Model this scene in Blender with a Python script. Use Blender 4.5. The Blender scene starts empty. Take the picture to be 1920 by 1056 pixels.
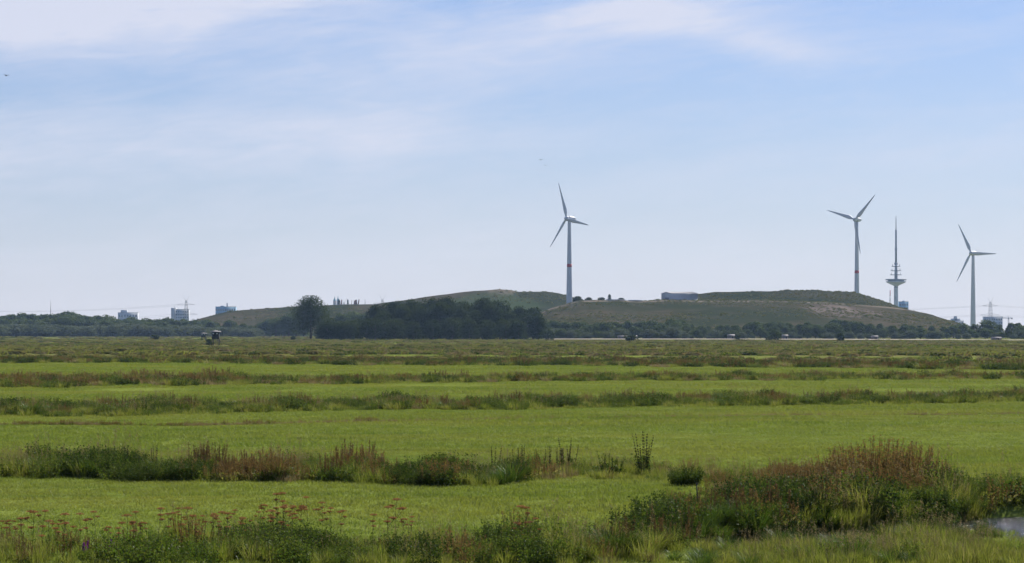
import bpy, math, random
import numpy as np
R = math.radians
S = bpy.context.scene
COL = S.collection

# ------------------------------------------------------------------ camera, sky, sun, exposure
F, HORIZ, EYE = 5000.0, 622.0, 5.0          # focal length in photo pixels, horizon row, eye height in metres
cam = bpy.data.cameras.new('camera')
cam.sensor_width = 36.0
cam.lens = 36.0 * F / 1920.0
cam.shift_y = (HORIZ - 528.0) / 1920.0
cam.clip_start, cam.clip_end = 0.5, 20000.0
camera = bpy.data.objects.new('camera', cam)
camera.location = (0, 0, EYE); camera.rotation_euler = (R(90), 0, 0)
COL.objects.link(camera); S.camera = camera

SUN_EL, SUN_AZ = 43.0, 32.0                 # azimuth: degrees to the right of the view direction (+Y)
sd = bpy.data.lights.new('sun', 'SUN'); sd.energy = 4.8; sd.angle = R(0.5); sd.color = (1.0, 0.95, 0.87)
sun = bpy.data.objects.new('sun', sd); COL.objects.link(sun)
sun.rotation_euler = (R(90 - SUN_EL), 0, R(180 - SUN_AZ))
sun.location = (300, 500, 600)

def new_node(nt, t, **kw):
    n = nt.nodes.new(t)
    for k, v in kw.items(): setattr(n, k, v)
    return n
def math_n(nt, op, a, b=None, c=None, clamp=False):
    n = nt.nodes.new('ShaderNodeMath'); n.operation = op; n.use_clamp = clamp
    for i, v in enumerate((a, b, c)):
        if v is None: continue
        if isinstance(v, (int, float)): n.inputs[i].default_value = v
        else: nt.links.new(v, n.inputs[i])
    return n.outputs[0]
def mix_c(nt, f, a, b):
    n = nt.nodes.new('ShaderNodeMix'); n.data_type = 'RGBA'
    for i, v in ((0, f), (6, a), (7, b)):
        if isinstance(v, (int, float)): n.inputs[i].default_value = v
        elif isinstance(v, tuple): n.inputs[i].default_value = (*v, 1)
        else: nt.links.new(v, n.inputs[i])
    return n.outputs[2]
def noise(nt, vec, scale, detail=4, rough=.55, dist=0.0):
    n = nt.nodes.new('ShaderNodeTexNoise'); n.inputs['Scale'].default_value = scale
    n.inputs['Detail'].default_value = detail; n.inputs['Roughness'].default_value = rough
    n.inputs['Distortion'].default_value = dist
    if vec is not None: nt.links.new(vec, n.inputs['Vector'])
    return n.outputs['Fac']
def ramp(nt, f, lo, hi):
    n = nt.nodes.new('ShaderNodeMapRange'); n.interpolation_type = 'SMOOTHSTEP'
    n.inputs[1].default_value = lo; n.inputs[2].default_value = hi
    nt.links.new(f, n.inputs[0]); return n.outputs[0]

def build_world():
    w = bpy.data.worlds.new('World'); S.world = w; w.use_nodes = True
    nt = w.node_tree; nt.nodes.clear()
    out = nt.nodes.new('ShaderNodeOutputWorld'); bg = nt.nodes.new('ShaderNodeBackground')
    bg.inputs[1].default_value = SKY_STRENGTH
    nt.links.new(bg.outputs[0], out.inputs[0])
    sky = nt.nodes.new('ShaderNodeTexSky'); sky.sky_type = 'NISHITA'; sky.sun_disc = False
    sky.sun_elevation = R(SUN_EL); sky.sun_rotation = R(SUN_AZ)
    sky.air_density = 1.0; sky.dust_density = 0.6; sky.ozone_density = 1.6
    tc = nt.nodes.new('ShaderNodeTexCoord'); sp = nt.nodes.new('ShaderNodeSeparateXYZ')
    nt.links.new(tc.outputs['Generated'], sp.inputs[0])
    az = math_n(nt, 'MULTIPLY', math_n(nt, 'ARCTAN2', sp.outputs[0], sp.outputs[1]), 57.2958)
    el = math_n(nt, 'MULTIPLY', math_n(nt, 'ARCSINE', sp.outputs[2]), 57.2958)
    def vec(kx, ky, tilt=0.0, off=0.0):
        c = nt.nodes.new('ShaderNodeCombineXYZ')
        nt.links.new(math_n(nt, 'MULTIPLY', az, kx), c.inputs[0])
        nt.links.new(math_n(nt, 'MULTIPLY', math_n(nt, 'ADD', el, math_n(nt, 'MULTIPLY', az, tilt)), ky), c.inputs[1])
        c.inputs[2].default_value = off
        return c.outputs[0]
    streak = noise(nt, vec(.16, .75, -.06, 3.1), 1.0, 6, .55, .5)
    wisps = noise(nt, vec(.55, 2.6, -.10, 7.7), 1.0, 7, .6, .9)
    fibre = noise(nt, vec(.9, 6.5, -.16, 1.9), 1.0, 8, .65, .6)
    # broad banks of thin cirrus, each with its own place in the sky
    def bank(a0, e0, sa, se, tilt, amp):
        da = math_n(nt, 'SUBTRACT', az, a0)
        de = math_n(nt, 'SUBTRACT', math_n(nt, 'SUBTRACT', el, e0), math_n(nt, 'MULTIPLY', da, tilt))
        q = math_n(nt, 'ADD', math_n(nt, 'POWER', math_n(nt, 'ABSOLUTE', math_n(nt, 'DIVIDE', da, sa)), 2.0),
                   math_n(nt, 'POWER', math_n(nt, 'ABSOLUTE', math_n(nt, 'DIVIDE', de, se)), 2.0))
        return math_n(nt, 'MULTIPLY', math_n(nt, 'EXPONENT', math_n(nt, 'MULTIPLY', q, -1.0)), amp)
    b = bank(-9.5, 6.9, 5.5, 1.05, .09, 1.35)
    for args in ((-9, 4.0, 6.0, .75, .02, .62), (-3.2, 4.6, 2.6, 1.1, -.06, .36), (2.2, 6.75, 3.2, .55, .02, .62), (4.6, 6.35, 2.6, .38, -.22, .55), (-.6, 6.0, 3.0, .6, .0, .3)):
        b = math_n(nt, 'ADD', b, bank(*args))
    s = math_n(nt, 'ADD', math_n(nt, 'MULTIPLY', math_n(nt, 'SUBTRACT', streak, .5), 1.5), math_n(nt, 'ADD', math_n(nt, 'MULTIPLY', math_n(nt, 'SUBTRACT', wisps, .5), .85), math_n(nt, 'MULTIPLY', math_n(nt, 'SUBTRACT', fibre, .5), .40)))
    cl = math_n(nt, 'ADD', math_n(nt, 'MULTIPLY', b, math_n(nt, 'ADD', .85, s)), math_n(nt, 'ADD', math_n(nt, 'MULTIPLY', s, .55), .10))
    cl = math_n(nt, 'MULTIPLY', math_n(nt, 'MAXIMUM', math_n(nt, 'MINIMUM', cl, 1.0), 0.0), .88)
    # milky veil towards the horizon
    veil = math_n(nt, 'MULTIPLY', math_n(nt, 'EXPONENT', math_n(nt, 'MULTIPLY', math_n(nt, 'MAXIMUM', el, 0.0), -.27)), VEIL)
    f = math_n(nt, 'SUBTRACT', 1.0, math_n(nt, 'MULTIPLY', math_n(nt, 'SUBTRACT', 1.0, cl), math_n(nt, 'SUBTRACT', 1.0, veil)))
    base = mix_c(nt, 1.0, sky.outputs[0], sky.outputs[0])
    tint = nt.nodes.new('ShaderNodeMix'); tint.data_type = 'RGBA'; tint.blend_type = 'MULTIPLY'
    tint.inputs[0].default_value = 1.0; nt.links.new(base, tint.inputs[6]); tint.inputs[7].default_value = (*SKY_TINT, 1)
    cc = tuple(v / SKY_STRENGTH for v in CLOUD_COL)
    nt.links.new(mix_c(nt, f, tint.outputs[2], cc), bg.inputs[0])
SKY_STRENGTH, VEIL = 0.0505, 0.82
SKY_TINT = (0.66, 0.83, 1.26)
CLOUD_COL = (0.465, 0.484, 0.572)
build_world()
S.view_settings.view_transform = 'Standard'; S.view_settings.look = 'None'
S.view_settings.exposure = 0.62; S.view_settings.gamma = 1.0; S.view_settings.use_curve_mapping = False
cy = S.cycles
cy.use_denoising = True
cy.max_bounces = 6; cy.diffuse_bounces = 3; cy.glossy_bounces = 2; cy.transmission_bounces = 4
cy.transparent_max_bounces = 8; cy.volume_bounces = 0; cy.sample_clamp_indirect = 4.0
cy.caustics_reflective = False; cy.caustics_refractive = False

# ------------------------------------------------------------------ helpers
def PX(px, D): return (px - 960.0) / F * D
def PZ(py, D): return EYE - (py - HORIZ) / F * D
def GD(py, z=0.0): return (EYE - z) * F / (py - HORIZ)
def interp(pts, v):
    xs, ys = zip(*pts); return np.interp(v, xs, ys)

class Geo:
    """collects faces of mixed size with a material slot each"""
    def __init__(self): self.v = []; self.n = 0; self.f = []; self.m = []
    def add(self, v, faces, mi=0):
        v = np.asarray(v, float).reshape(-1, 3); self.v.append(v)
        for fc in faces:
            fc = np.asarray(fc, int)
            if len(fc): self.f.append(fc + self.n); self.m.append(np.full(len(fc), mi))
        self.n += len(v); return self
    def box(self, c, s, mi=0, rz=0.0):
        c = np.array(c, float); s = np.array(s, float) / 2
        p = np.array([[x, y, z] for z in (-1, 1) for y in (-1, 1) for x in (-1, 1)], float) * s
        if rz:
            co, si = math.cos(rz), math.sin(rz); p = np.c_[p[:, 0]*co - p[:, 1]*si, p[:, 0]*si + p[:, 1]*co, p[:, 2]]
        return self.add(p + c, [[[0, 2, 3, 1], [4, 5, 7, 6], [0, 1, 5, 4], [2, 6, 7, 3], [0, 4, 6, 2], [1, 3, 7, 5]]], mi)
    def tube(self, pts, rad, n=6, mi=0, cap=True):
        pts = [np.array(p, float) for p in pts]; k = len(pts)
        rad = rad if hasattr(rad, '__len__') else [rad]*k
        vs = []
        for i, p in enumerate(pts):
            d = pts[min(i+1, k-1)] - pts[max(i-1, 0)]; d /= (np.linalg.norm(d) + 1e-9)
            a = np.cross(d, [0, 0, 1] if abs(d[2]) < .9 else [1, 0, 0]); a /= np.linalg.norm(a); b = np.cross(d, a)
            for j in range(n):
                t = 2*math.pi*j/n; vs.append(p + rad[i]*(a*math.cos(t) + b*math.sin(t)))
        fs = [[i*n + j, i*n + (j+1) % n, (i+1)*n + (j+1) % n, (i+1)*n + j] for i in range(k-1) for j in range(n)]
        faces = [fs]
        if cap: faces += [[list(range(n))[::-1]], [[(k-1)*n + j for j in range(n)]]]
        return self.add(vs, faces, mi)
    def lathe(self, prof, n=20, mi=0, c=(0, 0, 0)):
        vs = [(c[0] + r*math.cos(2*math.pi*j/n), c[1] + r*math.sin(2*math.pi*j/n), c[2] + z) for r, z in prof for j in range(n)]
        k = len(prof)
        fs = [[i*n + j, i*n + (j+1) % n, (i+1)*n + (j+1) % n, (i+1)*n + j] for i in range(k-1) for j in range(n)]
        return self.add(vs, [fs, [list(range(n))[::-1]], [[(k-1)*n + j for j in range(n)]]], mi)
    def mesh(self, name, mats, smooth=False):
        me = bpy.data.meshes.new(name)
        v = np.concatenate(self.v); me.vertices.add(len(v)); me.vertices.foreach_set('co', v.ravel())
        sizes = np.concatenate([np.full(len(f), f.shape[1]) for f in self.f])
        loops = np.concatenate([f.ravel() for f in self.f])
        me.loops.add(len(loops)); me.loops.foreach_set('vertex_index', loops)
        me.polygons.add(len(sizes)); me.polygons.foreach_set('loop_start', np.r_[0, np.cumsum(sizes)[:-1]])
        me.polygons.foreach_set('material_index', np.concatenate(self.m).astype(np.int32))
        for m in mats: me.materials.append(m)
        me.update(calc_edges=True); me.validate()
        if smooth: me.polygons.foreach_set('use_smooth', np.ones(len(sizes), bool))
        return me
    def obj(self, name, mats, parent=None, smooth=False, loc=None):
        mats = mats if isinstance(mats, (list, tuple)) else [mats]
        return link(name, self.mesh(name, mats, smooth), parent, loc)
def link(name, me, parent=None, loc=None):
    o = bpy.data.objects.new(name, me); COL.objects.link(o); o.parent = parent
    if loc is not None: o.location = loc
    return o
def tag(o, label=None, cat=None, group=None, kind=None):
    for k, v in (('label', label), ('category', cat), ('group', group), ('kind', kind)):
        if v: o[k] = v
    return o
def thing(name, loc, label, cat, group=None, rz=0.0, sc=None):
    o = link(name, None, None, loc); o.rotation_euler = (0, 0, rz); o.empty_display_size = .3
    if sc is not None: o.scale = sc if hasattr(sc, '__len__') else (sc, sc, sc)
    return tag(o, label, cat, group, 'thing')

# ------------------------------------------------------------------ materials
def material(name):
    m = bpy.data.materials.new(name); m.use_nodes = True; nt = m.node_tree
    return m, nt, nt.nodes['Principled BSDF']
def plain(name, col, rough=.7, var=.12, scale=.5, metal=0.0):
    m, nt, p = material(name)
    g = nt.nodes.new('ShaderNodeNewGeometry')
    n = noise(nt, g.outputs['Position'], scale, 5)
    d = tuple(c*(1-var*1.6) for c in col); l = tuple(min(1, c*(1+var)) for c in col)
    nt.links.new(mix_c(nt, ramp(nt, n, .3, .7), d, l), p.inputs['Base Color'])
    p.inputs['Roughness'].default_value = rough; p.inputs['Metallic'].default_value = metal
    return m
def leaf(name, a, b, trans=.35, gloss=.06, grough=.38, nscale=.35, c=None, d=None):
    """foliage: diffuse + translucent + a little gloss; colour drifts from plant to plant and across the place"""
    m = bpy.data.materials.new(name); m.use_nodes = True; nt = m.node_tree; nt.nodes.clear()
    out = nt.nodes.new('ShaderNodeOutputMaterial'); g = nt.nodes.new('ShaderNodeNewGeometry'); oi = nt.nodes.new('ShaderNodeObjectInfo')
    n = noise(nt, g.outputs['Position'], nscale, 3)
    f = math_n(nt, 'ADD', math_n(nt, 'MULTIPLY', ramp(nt, n, .3, .7), .6), math_n(nt, 'MULTIPLY', oi.outputs['Random'], .4))
    col = mix_c(nt, f, a, b)
    if c: col = mix_c(nt, math_n(nt, 'MULTIPLY', ramp(nt, g.outputs['Random Per Island'], .62, .95), .8), col, c)
    if d:      # broad drifts of another shade, drawn out along the meadow strips
        mp = nt.nodes.new('ShaderNodeMapping'); mp.inputs['Scale'].default_value = (.03, .085, 0); nt.links.new(g.outputs['Position'], mp.inputs[0])
        col = mix_c(nt, math_n(nt, 'MULTIPLY', ramp(nt, noise(nt, mp.outputs[0], 1.0, 5, .62), .40, .66), .85), col, d)
        mp2 = nt.nodes.new('ShaderNodeMapping'); mp2.inputs['Scale'].default_value = (.05, .35, 0); mp2.inputs['Location'].default_value = (7, 3, 0); nt.links.new(g.outputs['Position'], mp2.inputs[0])
        col = mix_c(nt, math_n(nt, 'MULTIPLY', ramp(nt, noise(nt, mp2.outputs[0], 1.0, 4, .6), .52, .70), .55), col, (.070, .120, .022))
    df = nt.nodes.new('ShaderNodeBsdfDiffuse'); tr = nt.nodes.new('ShaderNodeBsdfTranslucent'); gl = nt.nodes.new('ShaderNodeBsdfGlossy')
    nt.links.new(col, df.inputs[0])
    hs = nt.nodes.new('ShaderNodeHueSaturation'); hs.inputs['Saturation'].default_value = 1.12; hs.inputs['Value'].default_value = 1.25
    nt.links.new(col, hs.inputs['Color']); nt.links.new(hs.outputs[0], tr.inputs[0])
    gl.inputs['Roughness'].default_value = grough; gl.inputs[0].default_value = (.9, .95, .9, 1)
    m1 = nt.nodes.new('ShaderNodeMixShader'); m1.inputs[0].default_value = trans
    nt.links.new(df.outputs[0], m1.inputs[1]); nt.links.new(tr.outputs[0], m1.inputs[2])
    m2 = nt.nodes.new('ShaderNodeMixShader'); m2.inputs[0].default_value = gloss
    nt.links.new(m1.outputs[0], m2.inputs[1]); nt.links.new(gl.outputs[0], m2.inputs[2])
    nt.links.new(m2.outputs[0], out.inputs[0]); return m

def ground_material():
    m, nt, p = material('meadow_ground')
    g = nt.nodes.new('ShaderNodeNewGeometry'); sp = nt.nodes.new('ShaderNodeSeparateXYZ'); nt.links.new(g.outputs['Position'], sp.inputs[0])
    def vec(kx, ky):
        c = nt.nodes.new('ShaderNodeCombineXYZ')
        nt.links.new(math_n(nt, 'MULTIPLY', sp.outputs[0], kx), c.inputs[0]); nt.links.new(math_n(nt, 'MULTIPLY', sp.outputs[1], ky), c.inputs[1])
        return c.outputs[0]
    big = noise(nt, vec(.012, .010), 1, 5, .6)
    mid = noise(nt, vec(.10, .05), 1, 6, .65)
    fine = noise(nt, g.outputs['Position'], 2.2, 5, .7)
    green = mix_c(nt, ramp(nt, mid, .35, .65), (.125, .165, .030), (.185, .220, .048))
    green = mix_c(nt, math_n(nt, 'MULTIPLY', ramp(nt, fine, .35, .7), .5), green, (.085, .120, .020))
    rough_g = mix_c(nt, ramp(nt, mid, .40, .62), (.080, .100, .026), (.150, .130, .056))
    far = ramp(nt, sp.outputs[1], 420.0, 620.0)       # beyond the mown meadows lies rough wet grassland
    wild = math_n(nt, 'MULTIPLY', far, ramp(nt, big, .38, .56))
    col = mix_c(nt, wild, green, rough_g)
    mud = ramp(nt, math_n(nt, 'MULTIPLY', sp.outputs[2], -1.0), .42, .75)
    col = mix_c(nt, mud, col, (.022, .018, .012))
    nt.links.new(col, p.inputs['Base Color']); p.inputs['Roughness'].default_value = .95
    p.inputs['Specular IOR Level'].default_value = 0.0
    bp = nt.nodes.new('ShaderNodeBump'); bp.inputs['Strength'].default_value = .7; bp.inputs['Distance'].default_value = .12
    nt.links.new(fine, bp.inputs['Height']); nt.links.new(bp.outputs[0], p.inputs['Normal'])
    return m
def water_material():
    m, nt, p = material('ditch_water')
    p.inputs['Base Color'].default_value = (.010, .012, .010, 1); p.inputs['Roughness'].default_value = .10
    p.inputs['IOR'].default_value = 1.33
    g = nt.nodes.new('ShaderNodeNewGeometry'); mp = nt.nodes.new('ShaderNodeMapping'); mp.inputs['Scale'].default_value = (1.6, 5.0, 1)
    nt.links.new(g.outputs['Position'], mp.inputs[0])
    bp = nt.nodes.new('ShaderNodeBump'); bp.inputs['Strength'].default_value = .8; bp.inputs['Distance'].default_value = .09
    nt.links.new(noise(nt, mp.outputs[0], 1.6, 4, .6, .4), bp.inputs['Height']); nt.links.new(bp.outputs[0], p.inputs['Normal'])
    return m
def hill_material():
    m, nt, p = material('landfill_turf')
    g = nt.nodes.new('ShaderNodeNewGeometry'); sp = nt.nodes.new('ShaderNodeSeparateXYZ'); nt.links.new(g.outputs['Position'], sp.inputs[0])
    mp = nt.nodes.new('ShaderNodeMapping'); mp.inputs['Scale'].default_value = (.010, .006, .07); nt.links.new(g.outputs['Position'], mp.inputs[0])
    a = noise(nt, mp.outputs[0], 1, 6, .6); b = noise(nt, g.outputs['Position'], .06, 5, .65)
    col = mix_c(nt, ramp(nt, a, .38, .60), (.026, .033, .013), (.068, .057, .034))
    col = mix_c(nt, math_n(nt, 'MULTIPLY', ramp(nt, b, .42, .65), .7), col, (.026, .035, .014))
    # bare soil slide on the flank and a pale patch at the summit
    def patch(x, y, rx, ry):
        q = math_n(nt, 'ADD', math_n(nt, 'POWER', math_n(nt, 'ABSOLUTE', math_n(nt, 'DIVIDE', math_n(nt, 'SUBTRACT', sp.outputs[0], x), rx)), 2.0),
                   math_n(nt, 'POWER', math_n(nt, 'ABSOLUTE', math_n(nt, 'DIVIDE', math_n(nt, 'SUBTRACT', sp.outputs[1], y), ry)), 2.0))
        q = math_n(nt, 'ADD', q, math_n(nt, 'MULTIPLY', math_n(nt, 'SUBTRACT', b, .5), 1.6))
        return math_n(nt, 'SUBTRACT', 1.0, ramp(nt, q, .55, 1.1))
    st = nt.nodes.new('ShaderNodeMapping'); st.inputs['Scale'].default_value = (.11, .012, .02); st.inputs['Rotation'].default_value = (0, 0, R(14)); nt.links.new(g.outputs['Position'], st.inputs[0])
    soil = mix_c(nt, ramp(nt, noise(nt, st.outputs[0], 1, 4, .6), .35, .65), (.085, .068, .056), (.165, .135, .115))
    col = mix_c(nt, math_n(nt, 'MULTIPLY', patch(290, 2330, 36, 75), .8), col, soil)
    col = mix_c(nt, math_n(nt, 'MULTIPLY', patch(-12, 2985, 16, 40), .7), col, (.16, .14, .11))
    col = mix_c(nt, math_n(nt, 'MULTIPLY', patch(-25, 2900, 62, 90), .75), col, (.040, .060, .020))
    # rough dark vegetation on the upper terrace and a sandy track along the bench below it
    ups = math_n(nt, 'MULTIPLY', ramp(nt, math_n(nt, 'ADD', sp.outputs[1], math_n(nt, 'MULTIPLY', b, 30.0)), 2452.0, 2466.0), ramp(nt, math_n(nt, 'ADD', sp.outputs[0], math_n(nt, 'MULTIPLY', b, 20.0)), 132.0, 160.0))
    ups = math_n(nt, 'MULTIPLY', ups, math_n(nt, 'SUBTRACT', 1.0, ramp(nt, sp.outputs[1], 2660.0, 2720.0)))
    col = mix_c(nt, math_n(nt, 'MULTIPLY', ups, .8), col, mix_c(nt, ramp(nt, a, .35, .65), (.020, .028, .011), (.042, .042, .020)))
    track = math_n(nt, 'MULTIPLY', ramp(nt, math_n(nt, 'ADD', sp.outputs[1], math_n(nt, 'MULTIPLY', a, 14.0)), 2413.0, 2418.0), math_n(nt, 'SUBTRACT', 1.0, ramp(nt, sp.outputs[1], 2420.0, 2426.0)))
    col = mix_c(nt, math_n(nt, 'MULTIPLY', track, ramp(nt, b, .40, .55)), col, (.17, .145, .115))
    nt.links.new(col, p.inputs['Base Color']); p.inputs['Roughness'].default_value = 1.0; p.inputs['Specular IOR Level'].default_value = 0.0
    bp = nt.nodes.new('ShaderNodeBump'); bp.inputs['Strength'].default_value = 1.0; bp.inputs['Distance'].default_value = 2.0
    nt.links.new(b, bp.inputs['Height']); nt.links.new(bp.outputs[0], p.inputs['Normal'])
    return m

M = dict(
    ground=ground_material(), water=water_material(), hill=hill_material(),
    grass=leaf('meadow_grass', (.118, .168, .028), (.180, .218, .044), .42, .006, .4, .22, (.19, .21, .06), (.205, .215, .048)),
    tall=leaf('tall_grass', (.130, .170, .030), (.200, .205, .052), .44, .006, .4, .5, (.28, .24, .10)),
    sedge=leaf('sedge', (.042, .080, .015), (.070, .112, .022), .38, .012, .35, .5, (.14, .16, .04)),
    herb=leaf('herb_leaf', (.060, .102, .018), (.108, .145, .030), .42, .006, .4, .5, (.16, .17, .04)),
    herbdark=leaf('dark_herb_leaf', (.028, .052, .011), (.054, .082, .018), .36, .005, .4, .5, (.11, .13, .03)),  # dark-leaved herbs, colour lowered further to paint in the shadows of the banks
    stem=leaf('herb_stem', (.065, .075, .024), (.110, .090, .038), .1, .01, .5, .5),
    dock=leaf('dock_seed', (.120, .070, .031), (.170, .110, .050), .3, .004, .6, .8, (.15, .125, .055)),
    darkdock=leaf('dark_dock_seed', (.026, .022, .013), (.046, .034, .020), .15, .008, .6, .8),
    red=leaf('reddish_seed', (.165, .096, .042), (.225, .145, .062), .38, .004, .6, .8, (.17, .165, .05)),
    umbel=leaf('umbel_seed', (.220, .112, .052), (.330, .185, .090), .35, .004, .6, 1.5),
    dry=leaf('dry_grass', (.190, .145, .072), (.260, .205, .105), .35, .012, .5, .6, (.14, .14, .05)),
    reed=leaf('marsh_grass', (.125, .150, .040), (.200, .180, .072), .35, .008, .5, .05, (.17, .125, .065)),
    purple=leaf('purple_flower', (.20, .03, .22), (.28, .05, .30), .3, .01, .6, 1.0),
    crown=leaf('tree_leaf', (.052, .080, .022), (.090, .116, .034), .34, .008, .5, .02),
    crowndark=leaf('dark_tree_leaf', (.022, .037, .009), (.050, .069, .016), .30, .006, .5, .02),
    willow=leaf('willow_leaf', (.075, .098, .050), (.110, .128, .068), .32, .006, .5, .02),
    bark=plain('bark', (.085, .070, .052), .9, .25, 2.0),
    steel=plain('turbine_paint', (.62, .64, .66), .45, .03, .2),
    redband=plain('red_band', (.55, .05, .035), .5, .05, .2),
    concrete=plain('concrete', (.42, .43, .44), .8, .10, .15),
    darkconc=plain('dark_gallery', (.17, .18, .20), .6, .10, .2),
    lattice=plain('galvanised_steel', (.20, .21, .22), .6, .1, .2),
    whitepaint=plain('white_paint', (.72, .72, .70), .6, .05, .2),
    facade=plain('pale_facade', (.46, .50, .56), .7, .08, .08),
    facadeblue=plain('blue_facade', (.16, .34, .50), .6, .08, .08),
    glass=plain('window_glass', (.17, .21, .26), .2, .1, .1),
    sheet=plain('sheet_metal', (.60, .62, .64), .55, .06, .1),
    roofsheet=plain('roof_sheet', (.30, .30, .31), .9, .06, .1),
    copper=plain('green_copper', (.16, .33, .38), .6, .08, .2),
    stone=plain('stone', (.28, .25, .22), .85, .12, .2),
    rust=plain('rusty_steel', (.20, .075, .045), .8, .2, .6),
    greensteel=plain('dark_green_steel', (.05, .09, .075), .7, .2, .6),
    wood=plain('weathered_wood', (.075, .065, .050), .9, .25, 3.0),
    darkwood=plain('dark_stained_wood', (.028, .034, .028), .85, .25, 2.0),
    feltroof=plain('pale_roofing', (.36, .33, .31), .8, .1, 1.0),
    palepane=plain('pale_pane', (.62, .66, .66), .3, .05, 1.0),  # hunting stand panes in one plain pale colour
    stubble=plain('dry_reed_field', (.27, .225, .165), .95, .12, .03),
    huts=plain('hut_wall', (.22, .19, .16), .8, .2, .4),
    bird=plain('bird_feather', (.05, .05, .055), .8, .1, 3.0),
)

# ------------------------------------------------------------------ ground, ditch and water
PATH = np.array([(60, 80), (34, 76.5), (21, 74.6), (14.5, 73.4), (10.5, 71), (7.6, 67.6), (6.0, 65.0)], float)
def ditch_dist(x, y):
    x = np.asarray(x, float); y = np.asarray(y, float); best = np.full(np.broadcast(x, y).shape, 1e9)
    for (ax, ay), (bx, by) in zip(PATH[:-1], PATH[1:]):
        dx, dy = bx-ax, by-ay; t = np.clip(((x-ax)*dx + (y-ay)*dy)/(dx*dx+dy*dy), 0, 1)
        best = np.minimum(best, np.hypot(x-ax-t*dx, y-ay-t*dy))
    return best
def gz(x, y):
    """ground height"""
    x = np.asarray(x, float); y = np.asarray(y, float)
    d = ditch_dist(x, y); w = 2.3 + 2.1*np.clip((x-12.1)/1.4, 0, 1)
    t = np.clip((d - w*.55)/(w*.75), 0, 1); t = t*t*(3-2*t)
    z = -1.25*(1-t)
    sm = lambda v: np.clip(v, 0, 1)**2*(3-2*np.clip(v, 0, 1))
    z = np.minimum(z, -.36*sm((x-11.6)/1.4)*(1-sm((y-73)/3))*sm((y-58.5)/4))     # the near bank lies low beside the open water
    return z + .03*np.sin(x*.37 + 1.1)*np.sin(y*.21) + .025*np.sin(x*.11 + y*.17)
def build_ground():
    xs = np.r_[-4400, -3000, -2000, -1300, -850, -550, -360, -240, -160, -110, -80, -60, -48, np.arange(-40, 40.1, .5), 48, 60, 80, 110, 160, 240, 360, 550, 850, 1300, 2000, 3000, 4400]
    ys = np.r_[-250, -100, -30, 10, 30, 38, np.arange(44, 100, .45), np.arange(100, 200, 3), np.arange(200, 600, 20), np.arange(600, 2000, 100), np.arange(2000, 8001, 500)]
    X, Y = np.meshgrid(xs, ys); Z = gz(X, Y); nx, ny = len(xs), len(ys)
    i = np.arange(nx*ny).reshape(ny, nx)
    g = Geo().add(np.c_[X.ravel(), Y.ravel(), Z.ravel()], [np.stack([i[:-1, :-1], i[:-1, 1:], i[1:, 1:], i[1:, :-1]], -1).reshape(-1, 4)])
    tag(g.obj('ground', M['ground'], smooth=True), kind='structure')
    w = Geo().add([(-44, 38, -.42), (58, 38, -.42), (58, 93, -.42), (-44, 93, -.42)], [[[0, 1, 2, 3]]])
    tag(w.obj('water', M['water']), kind='structure')
    # pale strip of dry reed stubble before the far trees
    pts = [(1020, 1700, 1840), (1300, 1690, 1840), (1560, 1640, 1790), (1760, 1560, 1690), (1935, 1480, 1590)]
    v = []
    for px, a, b in pts: v += [(PX(px, a), a, .16), (PX(px, b), b, .16)]
    tag(Geo().add(v, [[[2*k, 2*k+2, 2*k+3, 2*k+1] for k in range(len(pts)-1)]]).obj('stubble_field', M['stubble']), kind='structure')
build_ground()

# the landfill: three overlapping terraces, heights read off the skyline at each ridge's distance
HA = [(300, 650), (335, 618), (355, 602), (430, 583), (540, 575), (640, 571), (700, 570), (760, 562), (800, 556), (870, 547), (915, 543.5), (935, 541.5), (955, 543), (972, 546.5), (1020, 546), (1045, 549), (1068, 555), (1088, 560), (1120, 578), (1170, 615), (1210, 655)]
HL = [(880, 655), (925, 625), (985, 600), (1030, 578), (1085, 563), (1110, 562), (1200, 564), (1240, 562), (1330, 563), (1450, 563), (1510, 565), (1560, 567), (1640, 573), (1690, 578), (1740, 588), (1775, 602), (1806, 620), (1835, 655)]
HU = [(1190, 660), (1215, 600), (1250, 563), (1290, 554), (1340, 547.5), (1400, 546), (1455, 546), (1478, 543.2), (1500, 545), (1525, 543.8), (1560, 546), (1595, 547), (1608, 550), (1635, 557), (1665, 568), (1690, 578), (1712, 600), (1740, 660)]
def wob(x, y, s):
    return (np.sin(x*.13*s + 1.3) + np.sin(y*.11*s + x*.05*s) + np.sin(x*.31*s + 2.0)*.5 + np.sin(x*.71*s - y*.2*s)*.35) / 2.85
def hill_h(x, y):
    x = np.asarray(x, float); y = np.asarray(y, float); h = np.full(np.broadcast(x, y).shape, -3.0)
    for prof, d0, dr, back, rise in ((HA, 2740, 3000, 3450, .9), (HL, 2060, 2430, 3300, .9), (HU, 2440, 2620, 3250, .75)):
        px = 960 + x*F/dr; ridge = EYE + (HORIZ - interp(prof, px))/F*dr
        low = -3.0 if prof is not HU else 12.0
        t = np.clip((y-d0)/(dr-d0), 0, 1)**rise
        b = np.clip((back-y)/(back-dr-250), 0, 1)
        hh = low + (ridge-low)*np.minimum(t, 1)*np.where(y > dr, np.minimum(1, b), 1) - np.where(y > dr, (y-dr)*.012, 0)
        h = np.maximum(h, np.where((ridge > low) & (y > d0), hh, -3.0))
    return h + np.where(h > 3, wob(x, y, 1.0)*.35, 0)
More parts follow.
